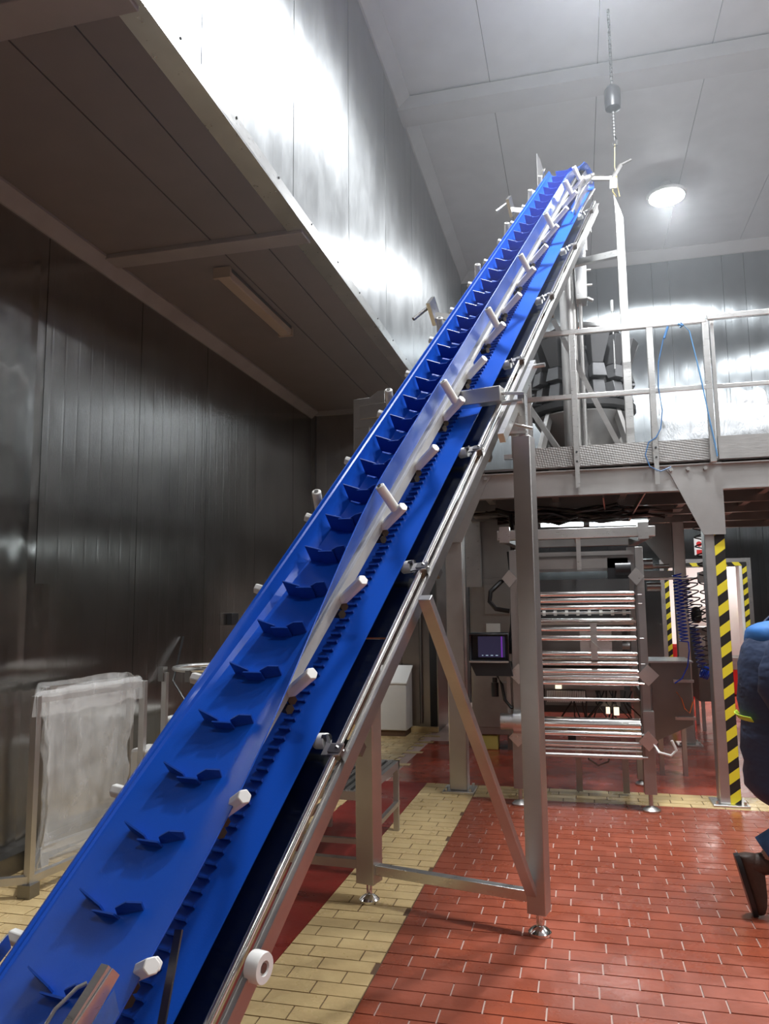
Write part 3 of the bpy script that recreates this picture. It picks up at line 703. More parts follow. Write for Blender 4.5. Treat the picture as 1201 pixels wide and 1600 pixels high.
# ------------------------------------------------------------------ packaging machine
MY = 6.30
pm = thing('film_packaging_machine', 'large steel film unwinding machine with many chrome rollers under the platform', 'packaging machine', (0, 6.6, 0))
FXL, FXR = -.50, .47
for x in (FXL, FXR):
    out('lower_leg', B().bb(x-.045,x+.045,MY-.045,MY+.045,.13,.62), STEEL_M, pm, bevel=.004); foot(pm, x, MY, .14, .065, STEEL)
    out('corner_plate', B().prism([(x+.0,MY-.06,.45),(x+.07,MY-.06,.52),(x+.0,MY-.06,.60),(x-.07,MY-.06,.52)], (0,-.01,0)), STEEL_B, pm)
    out('upright', B().bb(x-.03,x+.03,MY-.03,MY+.03,.6,1.99), STEEL_M, pm, bevel=.003)
    out('corner_plate', B().prism([(x+.02,MY-.06,.93),(x+.10,MY-.06,1.01),(x+.02,MY-.06,1.09),(x-.06,MY-.06,1.01)], (0,-.01,0)), STEEL_B, pm)
    out('corner_plate', B().prism([(x-.03,MY-.06,1.69),(x+.03,MY-.06,1.76),(x-.03,MY-.06,1.83),(x-.09,MY-.06,1.76)], (0,-.01,0)), STEEL_B, pm)
    out('rear_upright', B().bb(x-.035,x+.035,7.15,7.22,.05,2.05), STEEL_M, pm); foot(pm, x, 7.18, .1, .055, STEEL)
    split('side_plate', B().bb(x-.045 if x<0 else x+.035,x-.035 if x<0 else x+.045,MY+.03,7.15,.62,1.02), STEEL_D, pm)
    out('side_rail', B().bb(x-.025,x+.025,MY,7.2,.80,.86).bb(x-.025,x+.025,MY,7.2,1.55,1.61), STEEL_M, pm)
split('top_frame', B().bb(-.62,.60,MY-.04,MY+.03,2.07,2.15), STEEL_B, pm, bevel=.004)
split('top_frame', B().bb(-.55,.52,6.85,6.92,2.05,2.11).beam((.55,MY,2.09),(.46,6.88,2.07),.06,.06).beam((-.57,MY,2.09),(-.48,6.88,2.07),.06,.06).beam((.0,MY,2.09),(.02,6.88,2.07),.03,.04), STEEL_M, pm)
split('top_clamp', B().bb(.47,.55,MY-.05,MY+.04,2.05,2.18).bb(-.60,-.52,MY-.05,MY+.04,2.05,2.18), STEEL_B, pm)
out('film_tray', B().bb(-.48,.45,6.6,6.64,1.95,1.985).bb(-.48,.45,6.62,6.63,1.82,1.95).bb(-.46,.40,6.5,6.52,1.84,1.92), STEEL_M, pm)
out('centre_hanger', B().bb(.0,.035,6.3,6.33,1.82,2.07), STEEL_B, pm)
out('dark_guide', B().bb(-.46,.40,6.45,6.5,1.63,1.75), DARKBODY, pm)
def roller(z, r, y=MY, x0=-.44, x1=.42, m=CHROME, nm='roller'):
    r *= 1.35
    o = out(nm, B().tube((x0,y,z),(x1,y,z),r,16).tube((x0-.03,y,z),(x1+.04,y,z),r*.45,8), m, pm); return o
for z, r, y in ((1.63,.016,MY),(1.58,.016,MY),(1.525,.014,MY),(1.42,.012,6.4),(1.355,.014,MY),(1.285,.017,MY),(1.165,.013,MY),(1.125,.012,6.4),(1.09,.013,MY),(1.03,.018,MY),(.985,.017,MY),(.945,.013,6.25)):
    roller(z, r, y)
roller(1.48, .008, 6.5, m=STEEL_B)
for k in range(9): out('collar', B().tube((-.38+k*.09,6.5,1.48),(-.355+k*.09,6.5,1.48),.022,10), WHITE, pm)
roller(1.41, .02, 6.5, m=WHITE)
roller(.815, .01, MY, m=STEEL)
roller(.63, .036, MY); roller(.565,.016,6.25); roller(.50,.010,6.25,m=STEEL); roller(.47,.012,6.3); roller(.435,.008,6.3,m=STEEL_B); roller(.40,.012,6.25,m=STEEL)
split('roller_bracket', B().bb(.43,.445,MY-.05,MY+.06,.40,1.70).bb(-.465,-.45,MY-.05,MY+.06,.40,1.70), STEEL_D, pm)
split('bearing_block', B().bb(.44,.52,MY-.06,MY+.02,.55,.74).bb(.40,.49,6.35,6.45,1.45,1.58), STEEL_M, pm)
for z in (1.62,1.55,1.285,1.09,1.03,.97,.63,.47): out('roller_nut', B().tube((.445,MY-.01,z),(.475,MY-.01,z),.022,6), STEEL_B, pm)
out('drive_drum', B().tube((-.63,MY-.05,.64),(-.50,MY-.05,.64),.062,28).tube((-.53,MY-.05,.64),(-.46,MY-.05,.64),.088,28), STEEL_B, pm)['label'] = 'bright round motor drum'
out('drum_bracket', B().bb(-.56,-.44,MY-.02,MY,.50,.53).bb(-.57,-.55,MY-.02,MY,.5,.58), STEEL_M, pm)
out('sensor_bracket', B().bb(.08,.13,MY-.03,MY-.015,1.12,1.40).bb(.0,.24,MY+.02,MY+.04,1.17,1.36).beam((.08,MY-.05,1.27),(.16,MY-.06,1.19),.015,.01), STEEL_B, pm)
split('sensor', B().bb(-.12,-.06,MY-.02,MY,.50,.56).bb(.22,.27,MY,MY+.04,1.26,1.3), BLACK, pm)
out('motor', B().tube((.30,6.55,1.83),(.42,6.55,1.83),.07,20).bb(.24,.4,6.5,6.62,1.70,1.92), BLACK, pm)
out('dark_backing', B().bb(-.42,.40,7.0,7.12,.62,1.62).bb(-.36,.36,6.95,7.0,1.3,1.6), DARKBODY, pm, bevel=.004)  # dark backing added to make the interior behind the rollers look dim
out('film_spindle', B().tube((-.4,6.8,1.2),(.4,6.8,1.2),.03), STEEL_M, pm)
out('forming_block', B().bb(-.36,.34,6.75,6.95,1.05,1.38).bb(-.30,.30,6.68,6.75,.72,.86), STEEL_D, pm)
out('jaw_housing', B().bb(-.30,.33,6.6,6.66,.86,.93).bb(-.28,.30,6.55,6.65,.93,.955), STEEL_D, pm)
for k in range(22): out('terminal', B().bb(-.28+k*.014,-.271+k*.014,6.55,6.58,.76,.85), WHITEB, pm)
b = B()
for k in range(16):
    x = random.uniform(-.1,.4); b.path([(x,6.6,.85),(x+random.uniform(-.05,.05),6.55,.76),(x+random.uniform(-.1,.1),6.6,.64),(x+random.uniform(-.1,.1),6.62,.55)], .007, 6)
o = out('cable_bundle', b, RUBBER, pm); o['kind'] = 'stuff'
split('relay', B().bb(-.21,-.16,6.52,6.55,.87,.90).bb(.18,.21,6.52,6.55,.68,.73).bb(.24,.28,6.52,6.55,.67,.73), emis('indicator_glow', (1,.85,.6), 1.2), pm)
for x in (-.05,.32): split('inner_leg', B().bb(x-.025,x+.025,6.75,6.80,.02,.5), STEEL_M, pm)
out('loose_hose', B().path([(.0,6.5,.42),(.03,6.5,.33),(.10,6.5,.28),(.18,6.5,.31),(.22,6.5,.42)], .008).path([(.05,6.5,.42),(.12,6.5,.32),(.2,6.5,.42)], .005), STEEL_D, pm)
out('hose_loop', B().path([(.50,6.25,.52),(.54,6.2,.45),(.62,6.2,.43),(.66,6.2,.47),(.63,6.2,.54)], .010), WHITEB, pm)
b = B()
for k in range(9):
    x = -.565+k*.019; b.path([(x,6.6,2.0),(x+.03,6.55,1.7),(x+.02+.01*math.sin(k),6.5,1.4),(x-.02,6.5,1.15)], .011, 6)
o = out('cable_bundle', b, RUBBER, pm); o['kind'] = 'stuff'
out('hose', B().path([(-.52,6.5,1.80),(-.62,6.45,1.74),(-.70,6.4,1.66),(-.71,6.4,1.58),(-.66,6.4,1.52),(-.55,6.4,1.50)], .02), RUBBER, pm)
out('hose', B().path([(-.66,6.3,1.0),(-.62,6.3,.92),(-.60,6.3,.80),(-.55,6.3,.74),(-.48,6.3,.76),(-.45,6.3,.86)], .013), RUBBER, pm)
out('air_filter', B().tube((-.68,6.35,.82),(-.68,6.35,.93),.03,14).tube((-.68,6.35,.93),(-.68,6.35,.97),.02), BLACK, pm)
split('valve_block', B().bb(-.62,-.52,6.35,6.42,.82,.93).bb(-.58,-.55,6.3,6.33,.70,.98).bb(-.52,-.49,6.3,6.33,.75,1.0), STEEL_M, pm)
# operator panel
sp = thing('operator_screen', 'black tilted operator screen box beside the film machine', 'control panel', (-.70, 6.25, 1.15))
out('screen_housing', B().add([(-.86,6.2,1.32),(-.55,6.2,1.32),(-.55,6.2,1.11),(-.86,6.2,1.11),(-.85,6.30,1.33),(-.56,6.30,1.33),(-.56,6.30,1.11),(-.85,6.30,1.11)],
    [(4,5,6,7),(0,1,5,4),(1,2,6,5),(2,3,7,6),(3,0,4,7)]), BLACK, sp, solid=.012)
SCR = mat('screen', (.02,.02,.04), .15)
t = NT(SCR); g = t.node('ShaderNodeTexCoord'); sx = t.node('ShaderNodeSeparateXYZ'); t.l.new(g.outputs['Object'], sx.inputs[0])
k1 = t.math('COMPARE', sx.outputs[0], .09, .006); k2 = t.math('COMPARE', sx.outputs[2], -.0, .003); k3 = t.math('GREATER_THAN', t.math('SINE', t.math('MULTIPLY', sx.outputs[0], 160)), .0)
k4 = t.math('COMPARE', sx.outputs[0], .0, .07); kk = t.math('MULTIPLY', t.math('MULTIPLY', k2, k3), k4)
cc = t.mix(k1, (.035,.03,.07,1), (.25,.05,.55,1)); cc = t.mix(kk, cc, (.6,.8,1,1)); t.l.new(cc, t.b.inputs['Emission Color']); t.b.inputs['Emission Strength'].default_value = .5
out('screen', B().bb(-.80,-.585,6.28,6.285,1.135,1.30), SCR, sp, smooth=False)
out('lower_housing', B().prism([(-.86,6.19,1.105),(-.54,6.19,1.105),(-.52,6.19,.995),(-.81,6.19,.995)], (0,.14,0)), BLACK, sp)
out('sill', B().bb(-.86,-.55,6.17,6.20,1.10,1.112), STEEL_B, sp)
out('screen_arm', B().beam((-.56,6.28,1.05),(-.48,6.32,1.04),.03,.03), STEEL, sp)
# cabinet behind
cb_ = thing('electrical_cabinet', 'tall closed steel cabinet behind the operator screen', 'cabinet', (-.85, 8.85, 0))
out('body', B().bb(-1.17,-.55,8.55,9.1,.16,2.55), STEEL_M, cb_, bevel=.008)
out('door', B().bb(-1.15,-.58,8.535,8.55,.24,1.85), STEEL_M, cb_, bevel=.004)
out('upper_plate', B().bb(-1.0,-.66,8.52,8.535,1.45,1.78), STEEL_M, cb_, bevel=.003)
out('data_plate', B().bb(-.99,-.84,8.52,8.534,1.22,1.35), WHITEB, cb_)
out('plinth', B().bb(-.8,-.58,8.6,9.0,0,.18), STEEL_D, cb_)
out('side_duct', B().bb(-1.18,-1.02,8.40,8.5,1.75,2.5), STEEL_B, cb_)
tag(out('yellow_box', B().bb(-1.10,-.9,8.56,8.76,0,.15), painted('yellow_plastic', (.7,.6,.16), .5), loc=(-1.0,8.8,0), bevel=.01), 'small pale yellow box on the floor under the cabinet edge', 'box')
# side discharge box on right
db = thing('side_hopper_box', 'dark steel box with sloping bottom right of the film machine', 'machine part', (.77, 7.6, 0))
out('body', B().prism([(.60,7.3,1.03),(.93,7.3,1.03),(.93,7.3,.50),(.63,7.3,.36),(.60,7.3,.36)], (0,.5,0)), STEEL_D, db)
out('lid', B().bb(.58,.95,7.26,7.84,1.03,1.045), STEEL_B, db)
split('strap', B().bb(.78,.95,7.28,7.3,.86,.885).bb(.78,.95,7.28,7.3,.54,.565), STEEL_B, db)
split('support_leg', B().bb(.66,.70,7.6,7.64,0,.4).bb(.86,.90,7.6,7.64,0,.5), STEEL, db)
out('orange_wire', B().path([(.80,7.27,.78),(.84,7.27,.72),(.86,7.27,.64),(.9,7.27,.6),(.93,7.27,.7)], .004), ORANGE, db)
# rail bracket with coil hoses
hb = thing('hose_carrier', 'horizontal steel arm with clamps holding coiled air hoses', 'bracket', (.9, 7.1, 1.75))
out('arm', B().tube((.48,7.0,1.76),(1.03,7.05,1.76),.009), STEEL_B, hb)
out('clamp', B().bb(1.0,1.05,7.0,7.08,1.72,1.81).tube((1.05,7.04,1.74),(1.10,7.04,1.74),.04).tube((1.07,7.04,1.70),(1.07,7.04,1.66),.03), STEEL, hb)
out('valve_body', B().tube((.56,7.3,1.9),(.66,7.3,1.9),.05).tube((.66,7.3,1.88),(.8,7.3,1.88),.02).bb(.58,.84,7.28,7.34,1.78,1.84).tube((.6,7.3,1.70),(.72,7.3,1.70),.04), STEEL_D, hb)
def coil(p0, p1, r, turns, wr, m, name, label, sag=0, tail=None, grp=None):
    p0, p1 = Vector(p0), Vector(p1); n_ = int(turns*12); x, y, d = frame_from(p1-p0)
    pts = []
    for i in range(n_+1):
        f = i/n_; c = p0.lerp(p1, f)+Vector((sag*math.sin(f*math.pi), 0, 0)); a = 2*math.pi*turns*f
        pts.append(c+r*(math.cos(a)*x+math.sin(a)*y))
    if tail: pts += [Vector(q) for q in tail]
    return tag(out(name, B().path(pts, wr, 6), m, loc=p0), label, 'hose')
coil((.83,7.05,1.80),(.86,7.05,1.22),.034,20,.006,BLUEH,'coiled_hose','left blue coiled air hose hanging from the clamp arm', .0, [(.89,7.0,1.15),(.87,7.0,1.02),(.82,7.0,.92),(.76,7.0,.88)])
coil((.89,7.1,1.78),(1.0,7.1,1.0),.036,22,.006,mat('navy_hose',(.01,.02,.16),.3),'coiled_hose','dark blue coiled air hose hanging right of the brighter blue one', .0)
coil((.93,6.9,1.76),(.99,6.88,1.40),.045,6,.0055,RUBBER,'coiled_hose','short black coiled hose dangling from the clamp beside the column', -.02)
coil((1.005,7.0,2.30),(1.02,6.95,.98),.042,17,.0055,RUBBER,'coiled_hose','long black coiled hose hanging from the platform behind the striped column', .03, )
coil((.98,7.05,.98),(1.04,7.05,.96),.05,5,.006,BLUEH,'coiled_hose','bunched blue hose loops at the bottom of the hanging coils')
tag(out('hose_weight', B().lathe((.97,7.05,1.38),[(.02,0),(.04,.02),(.045,.08),(.03,.13),(.01,.14)],14), BLACK, loc=(.97,7.05,1.38)), 'small black fitting among the coiled hoses', 'fitting')
# cable tray / bundle beneath platform
ct = thing('cable_tray', 'tangle of black cables on a tray under the platform', 'cables', (0, 7.6, 2.45))
out('tray', B().bb(-1.0,1.0,7.7,7.95,2.44,2.45), STEEL_D, ct)
b = B()
for k in range(22):
    y = random.uniform(7.35,7.9); z = random.uniform(2.36,2.46); x0 = random.uniform(-.9,-.3); x1 = random.uniform(.3,.95)
    pts = [(x0+(x1-x0)*i/6, y+random.uniform(-.05,.05), z+random.uniform(-.035,.03)) for i in range(7)]
    b.path(pts, random.choice((.008,.012,.018)), 6)
o = out('cable_bundle', b, RUBBER, ct); o['kind'] = 'stuff'
out('cable_drop', B().path([(-1.0,7.4,2.42),(-.7,7.3,2.43),(-.58,7.2,2.38),(-.56,7.0,2.2),(-.54,6.8,1.95)], .022), RUBBER, ct)
split('bracket_strip', B().beam((.25,7.0,2.50),(.28,7.5,2.42),.012,.04).beam((.62,6.9,2.56),(.50,7.6,2.36),.012,.05).tube((.1,7.6,2.37),(.75,7.6,2.37),.006), STEEL_B, ct)
# right machine edge
re = thing('grey_machine_post', 'grey machine frame with pale vertical strip at the right picture edge', 'machine', (2.6, 10.6, 0))
out('post', B().bb(2.56,2.62,10.5,10.6,0,2.9), WHITEB, re); out('body', B().bb(2.66,3.5,10.3,11.2,.1,2.6), STEEL_D, re)
out('handle', B().path([(2.5,10.4,2.35),(2.52,10.4,2.05),(2.56,10.4,1.98),(2.6,10.4,2.1),(2.64,10.4,2.4)], .015), RUBBER, re)
split('leg', B().bb(2.7,2.76,10.35,10.41,0,.1).bb(3.4,3.46,10.35,10.41,0,.1).bb(2.7,2.76,11.1,11.16,0,.1).bb(3.4,3.46,11.1,11.16,0,.1), STEEL, re)
# cables on railing
tag(out('blue_cable', B().path([(.90,yr-.03,3.82),(.96,yr-.04,3.74),(1.0,yr-.04,3.5),(1.03,yr-.04,3.3),(1.07,yr-.04,3.0),(1.10,yr-.04,2.80),(1.11,yr-.04,2.70)], .005).path([(.88,yr-.03,3.81),(.91,yr-.04,3.79),(.89,yr-.035,3.78)],.012), LBLUE, loc=(.9,yr,3.8)), 'light blue cable draped from the top rail down the corner post', 'cable')
tag(out('air_line', B().path([(.80,yr-.02,3.78),(.76,yr-.03,3.70),(.71,yr-.03,3.5),(.70,yr-.03,3.3),(.72,yr-.03,3.1),(.70,yr-.03,2.95),(.66,yr-.04,2.88),(.60,yr-.05,2.84),(.57,yr-.05,2.74),(.60,yr-.05,2.64),(.68,yr-.05,2.60),(.76,yr-.05,2.63)], .0045).tube((.80,yr-.02,3.80),(.765,yr-.03,3.70),.010), mat('blue_line',(.04,.14,.32),.35), loc=(.7,yr,2.9)), 'dark blue cable hanging in front of the second railing post with a loop', 'cable')
# sign
SG = mat('sign_white', (.8,.78,.76), .5)
sg = tag(out('wall_sign', B().bb(1.76,1.90,YB-.012,YB-.002,2.28,2.55), SG, loc=(1.8,YB,2.28)), 'small white and red safety sign above the striped doorway', 'sign')
split('sign_mark', B().bb(1.79,1.88,YB-.016,YB-.012,2.29,2.36), REDP, sg); split('sign_mark', B().tube((1.83,YB-.016,2.45),(1.83,YB-.012,2.45),.04,16), REDP, sg)
# things in the far room
def crate(name, x, y, z, sx_, sy_, sz, m, label, grp=None):
    o = B(); o.bb(x-sx_/2,x+sx_/2,y-sy_/2,y+sy_/2,z,z+.02)
    for (a,b_,c,d) in ((x-sx_/2,x+sx_/2,y-sy_/2,y-sy_/2+.015),(x-sx_/2,x+sx_/2,y+sy_/2-.015,y+sy_/2),(x-sx_/2,x-sx_/2+.015,y-sy_/2,y+sy_/2),(x+sx_/2-.015,x+sx_/2,y-sy_/2,y+sy_/2)):
        o.bb(a,b_,c,d,z,z+sz)
    o.bb(x-sx_/2-.015,x+sx_/2+.015,y-sy_/2-.015,y-sy_/2,z+sz-.04,z+sz)
    return tag(out(name, o, m, loc=(x,y,z)), label, 'crate')
crate('red_crate', 2.15+.75, 14.6, .0, .95, .8, .42, REDP, 'large red crate on the floor in the doorway, right half')
crate('grey_crate', 2.9, 14.55, .43, .9, .7, .2, STEEL, 'grey metal tray resting on the red crate seen through the doorway')
crate('red_crate', 3.1, 15.9, .0, .9, .5, .95, REDP, 'tall red bin behind the grey tray through the doorway')
crate('red_crate', 1.6, 14.0, .0, .45, .6, .85, REDP, 'red bin seen left through the doorway between the coiled hoses')
tag(out('grey_cabinet', B().bb(2.0,2.45,15.5,16,.0,1.5), WHITEB, loc=(2.2,15.7,0), bevel=.01), 'pale grey cabinet seen through the doorway left of the striped column', 'cabinet')
fe = thing('fire_extinguisher', 'red fire extinguisher with yellow label inside the doorway', 'fire extinguisher', (3.05, 15.1, 1.2))
out('cylinder', B().lathe((2.98,15.05,1.18), [(.08,0),(.09,.02),(.09,.40),(.06,.47),(.025,.5),(.025,.56)], 18), REDP, fe)
out('label_plate', B().lathe((2.98,15.05,1.26), [(.092,0),(.092,.18)], 18), mat('label_yellow',(.85,.7,.05),.5), fe)
out('hose', B().path([(2.98,15.0,1.72),(2.92,15,1.8),(2.88,15,1.7),(2.9,15,1.5)], .014), RUBBER, fe)
out('wall_bracket', B().bb(2.9,3.06,15.14,15.2,1.15,1.2), STEEL, fe)
# table behind column right (dark trolley)
tr = thing('far_trolley', 'dark trolley behind the hanging hoses near the doorway', 'trolley', (1.55, 10.5, 0))
out('body', B().bb(1.40,1.72,10.3,10.9,.35,1.25), STEEL_D, tr); split('leg', B().bb(1.42,1.46,10.32,10.36,0,.35).bb(1.66,1.70,10.32,10.36,0,.35).bb(1.42,1.46,10.84,10.88,0,.35).bb(1.66,1.70,10.84,10.88,0,.35), STEEL, tr)
out('tag_card', B().bb(1.44,1.5,10.29,10.3,1.0,1.15), WHITE, tr)

# ------------------------------------------------------------------ left side: bag stands and crates
def bag_mesh(corners, ztop, zbot, seed, bulge=.06):
    cs = [Vector((x, y, 0)) for x, y in corners]; per = []
    nseg = 14
    for i in range(len(cs)):
        a, c = cs[i], cs[(i+1) % len(cs)]
        for k in range(nseg): per.append(a.lerp(c, k/nseg))
    cen = sum(cs, Vector())/len(cs); rows = []
    zs = [(-.02,1.03,.03),(.015,1.0,.012),(0,1.04,.0),(-.07,1.07,.015),(-.13,1.08,.02)]  # folded rim outside
    nz = 34
    def jitter(p, z, am): 
        q = Vector((p.x*5, p.y*5, z*2.2+seed)); return am*(noise.fractal(q, .8, 2, 4))
    for dz, sc_, am in zs[::-1]:
        rows.append([cen+(p-cen)*(sc_+jitter(p, dz*3, .05))+Vector((0,0,ztop+dz+jitter(p, 3+dz, am+.006))) for p in per])
    for i in range(1, nz+1):
        f = i/nz; z = ztop-(ztop-zbot)*f; sc_ = .97-.20*math.sin(min(1, f*2)*math.pi/2)+.12*sm((f-.6)/.4)-.25*sm((f-.93)/.07)
        row = []
        for j, p in enumerate(per):
            q = noise.noise(Vector((p.x*9, p.y*9, seed)))*.09*min(1, f*4) + jitter(p, z*2.5, .08)
            row.append(cen+(p-cen)*(sc_+q)+Vector((0,0,z)))
        rows.append(row)
    return B().grid(rows, close=True)
bs = thing('bag_stand', 'nearest square steel bag stand beside the left wall', 'stand', (-3.1, 4.28, 0))
c4 = [(-3.16,3.93),(-2.62,3.66),(-2.38,4.22),(-2.92,4.55)]
ca = [(-2.97,3.80),(-2.86,4.72),(-3.12,4.98),(-3.26,4.25)]
c1 = ca
for x, y in c1:
    out('post', B().bb(x-.02,x+.02,y-.02,y+.02,.06,1.07), STEEL, bs, bevel=.002)
for (a, c) in zip(c1, c1[1:]+c1[:1]):
    out('rim_bar', B().beam((a[0],a[1],1.05),(c[0],c[1],1.05),.006,.045), STEEL_B, bs)
    out('base_bar', B().beam((a[0],a[1],.09),(c[0],c[1],.09),.04,.04), STEEL, bs)
out('base_bar', B().beam((-2.97,3.80,.09),(-3.26,3.64,.09),.04,.04), STEEL, bs)
for x, y in c1: split('foot_pad', B().bb(x-.04,x+.04,y-.04,y+.04,0,.07), STEEL_D, bs)
tag(out('bin_bag', bag_mesh([(-2.965,3.80),(-2.865,4.68),(-3.10,4.90),(-3.28,4.22)], 1.09, .04, 2.0), BAG, loc=(-3.1,4.25,.04), angle=60), 'clear plastic bag hanging open in the nearest bag stand', 'bag')
b2_ = thing('bag_stand', 'empty steel bag stand farther along the left wall with round top ring', 'stand', (-2.6, 5.2, 0))
for x, y in ((-2.86,5.0),(-2.40,5.0),(-2.40,5.5),(-2.86,5.5)): out('post', B().bb(x-.018,x+.018,y-.018,y+.018,0,1.10), STEEL, b2_)
rg = [(-2.63+.26*math.cos(a), 5.25+.28*math.sin(a), 1.12) for a in [2*math.pi*k/32 for k in range(33)]]
out('ring', B().path(rg, .016, 8), STEEL_B, b2_); split('clip', B().bb(-2.9,-2.86,4.97,5.03,1.04,1.14).bb(-2.68,-2.64,4.95,5.0,1.04,1.12), STEEL_D, b2_)
cw = tag(out('white_crate', B().bb(-3.2,-2.55,5.62,6.3,.02,.66), WHITE, loc=(-2.9,5.95,0), bevel=.03), 'white plastic bin standing behind the bag stands', 'bin')
out('lid', B().bb(-3.22,-2.53,5.60,6.32,.66,.70), WHITE, cw, bevel=.015)
split('base_runner', B().bb(-3.15,-3.05,5.65,6.25,0,.03).bb(-2.7,-2.6,5.65,6.25,0,.03), WHITE, cw)
cw = tag(out('white_crate', B().bb(-2.95,-2.32,4.72,4.94,.03,.62), WHITEB, loc=(-2.6,4.83,0), bevel=.02), 'narrow grey white tub close behind the hanging plastic bag', 'bin')
split('base_runner', B().bb(-2.9,-2.8,4.74,4.92,0,.04).bb(-2.45,-2.35,4.74,4.92,0,.04), WHITEB, cw)
tag(out('power_cable', B().path([(XW+.02,6.2,1.3),(XW+.1,5.9,.95),(-3.0,5.6,.8),(-2.8,5.45,.62),(-2.6,5.3,.42)], .009), RUBBER, loc=(XW,6,1)), 'thin black cable curving over the white bin by the left wall', 'cable')
wbx = thing('white_cabinet', 'small white cabinet with sloping top against the niche wall', 'cabinet', (-2.2, 9.35, 0))
out('body', B().prism([(-2.45,9.2,.07),(-2.45,9.2,.62),(-2.45,9.55,.80),(-2.45,9.55,.07)], (.40,0,0)), WHITEB, wbx, bevel=.01)
out('lid', B().prism([(-2.46,9.19,.62),(-2.46,9.19,.635),(-2.46,9.56,.815),(-2.46,9.56,.80)], (.42,0,0)), WHITE, wbx)
out('plinth', B().bb(-2.43,-2.07,9.22,9.53,0,.07), GROUT_Y, wbx)
out('wall_pipe', B().tube((-1.95,YN-.03,.1),(-1.95,YN-.03,3.0),.02), STEEL_D, wn)
tag(out('switch_box', B().bb(XW,XW+.06,7.1,7.25,1.38,1.5), BLACK, loc=(XW,7.17,1.4), bevel=.005), 'small dark socket box on the left wall behind the conveyor', 'socket')

# step stool with ribbed top
ss = thing('step_stool', 'low steel stool with ribbed grating top behind the conveyor leg', 'stool', (-1.5, 5.0, 0))
X0, X1, Y0, Y1, ZT = -1.80, -1.27, 4.50, 5.45, .47
split('top_frame', B().bb(X0,X1,Y0,Y0+.03,ZT-.05,ZT).bb(X0,X1,Y1-.03,Y1,ZT-.05,ZT).bb(X0,X0+.03,Y0,Y1,ZT-.05,ZT).bb(X1-.03,X1,Y0,Y1,ZT-.05,ZT), STEEL, ss)
for k in range(9):
    x = X0+.05+k*.052; out('slat', B().bb(x,x+.03,Y0+.02,Y1-.02,ZT-.008,ZT+.006), STEEL_B, ss)
out('under_sheet', B().bb(X0+.02,X1-.02,Y0+.02,Y1-.02,ZT-.03,ZT-.025), STEEL_D, ss)
for x in (X0+.02, X1-.02):
    for y in (Y0+.02, Y1-.02): split('leg', B().bb(x-.018,x+.018,y-.018,y+.018,0,ZT-.05), STEEL, ss)
split('stretcher', B().bb(X0,X1,Y0+.01,Y0+.04,.17,.20).bb(X1-.03,X1,Y0,Y1,.17,.20).bb(X0,X0+.03,Y0,Y1,.17,.20), STEEL, ss)

# ------------------------------------------------------------------ person walking out at the right
JK = mat('navy_jacket', (.028,.045,.10), .7); NTj = NT(JK)
NTj.l.new(NTj.bump(NTj.noise(NTj.coord((1,1,2.2)), 7, 2), .012), NTj.b.inputs['Normal'])
HD = painted('blue_hood', (.03,.16,.46), .6, .1); JN = painted('blue_jeans', (.05,.12,.27), .8, .2, 12, .002)
BT = painted('brown_boot', (.06,.032,.022), .6, .25, 10, .002); SK = mat('skin', (.55,.33,.24), .5); HV = mat('hi_vis', (.55,.75,.05), .5)
HAIR = mat('dark_hair', (.03,.02,.015), .7)
PXX, PYY = .985, 4.45
pe = thing('person', 'person in navy padded jacket with blue hood walking out of frame, brown boots', 'person', (PXX, PYY, 0))
def skin_mesh(name, verts, edges, radii, m, parent, sub=2, rootv=0):
    me = bpy.data.meshes.new(name); org = rootloc(parent)
    me.from_pydata([Vector(v)-org for v in verts], edges, []); me.materials.append(m)
    o = bpy.data.objects.new(name, me); col.objects.link(o); o.parent = parent
    md = o.modifiers.new('skin', 'SKIN'); md.use_smooth_shade = True
    for i, r in enumerate(radii):
        sv = me.skin_vertices[0].data[i]; sv.radius = r if isinstance(r, tuple) else (r, r); sv.use_root = (i == rootv)
    s_ = o.modifiers.new('sub', 'SUBSURF'); s_.levels = sub; s_.render_levels = sub
    return o
P = lambda x, y, z: (PXX+x, PYY+y, z)
# body (continuous): pelvis, spine, neck, head, legs, arms
V = [P(0,0,.92), P(.02,0,1.12), P(.04,0,1.32), P(.10,0,1.40), P(.18,0,1.47), P(.25,0,1.60),
     P(-.0,-.09,.88), P(.12,-.10,.50), P(-.10,-.09,.30), P(-.15,-.09,.24),
     P(.02,.09,.88), P(.20,.09,.50), P(.36,.09,.10), P(.45,.09,.06),
     P(.05,-.17,1.34), P(-.06,-.25,1.14), P(.06,-.26,.93), P(.06,.17,1.34), P(.12,.24,1.14), P(.30,.2,1.0)]
E_ = [(0,1),(1,2),(2,3),(3,4),(4,5),(0,6),(6,7),(7,8),(8,9),(0,10),(10,11),(11,12),(12,13),(3,14),(14,15),(15,16),(3,17),(17,18),(18,19)]
Rr = [(.13,.15),(.12,.14),(.11,.14),(.07,.09),.05,.055,.085,.06,.045,.045,.085,.06,.045,.04,.06,.047,.032,.06,.047,.032]
skin_mesh('body', V, E_, Rr, SK, pe)
HX = .13
hd = out('head', blob((PXX+HX+.145,PYY,1.64), (.095,.075,.115), 1, .0, 20, 28).tube((PXX+HX+.23,PYY,1.62),(PXX+HX+.258,PYY,1.605),.016,8,.008), SK, pe)
split('ear', B().lathe((PXX+HX+.135,PYY-.078,1.63), [(.012,0),(.028,.004),(.022,.014)], 12, Vector((0,-1,0))).lathe((PXX+HX+.135,PYY+.078,1.63), [(.012,0),(.028,.004),(.022,.014)], 12, Vector((0,1,0))), SK, hd)
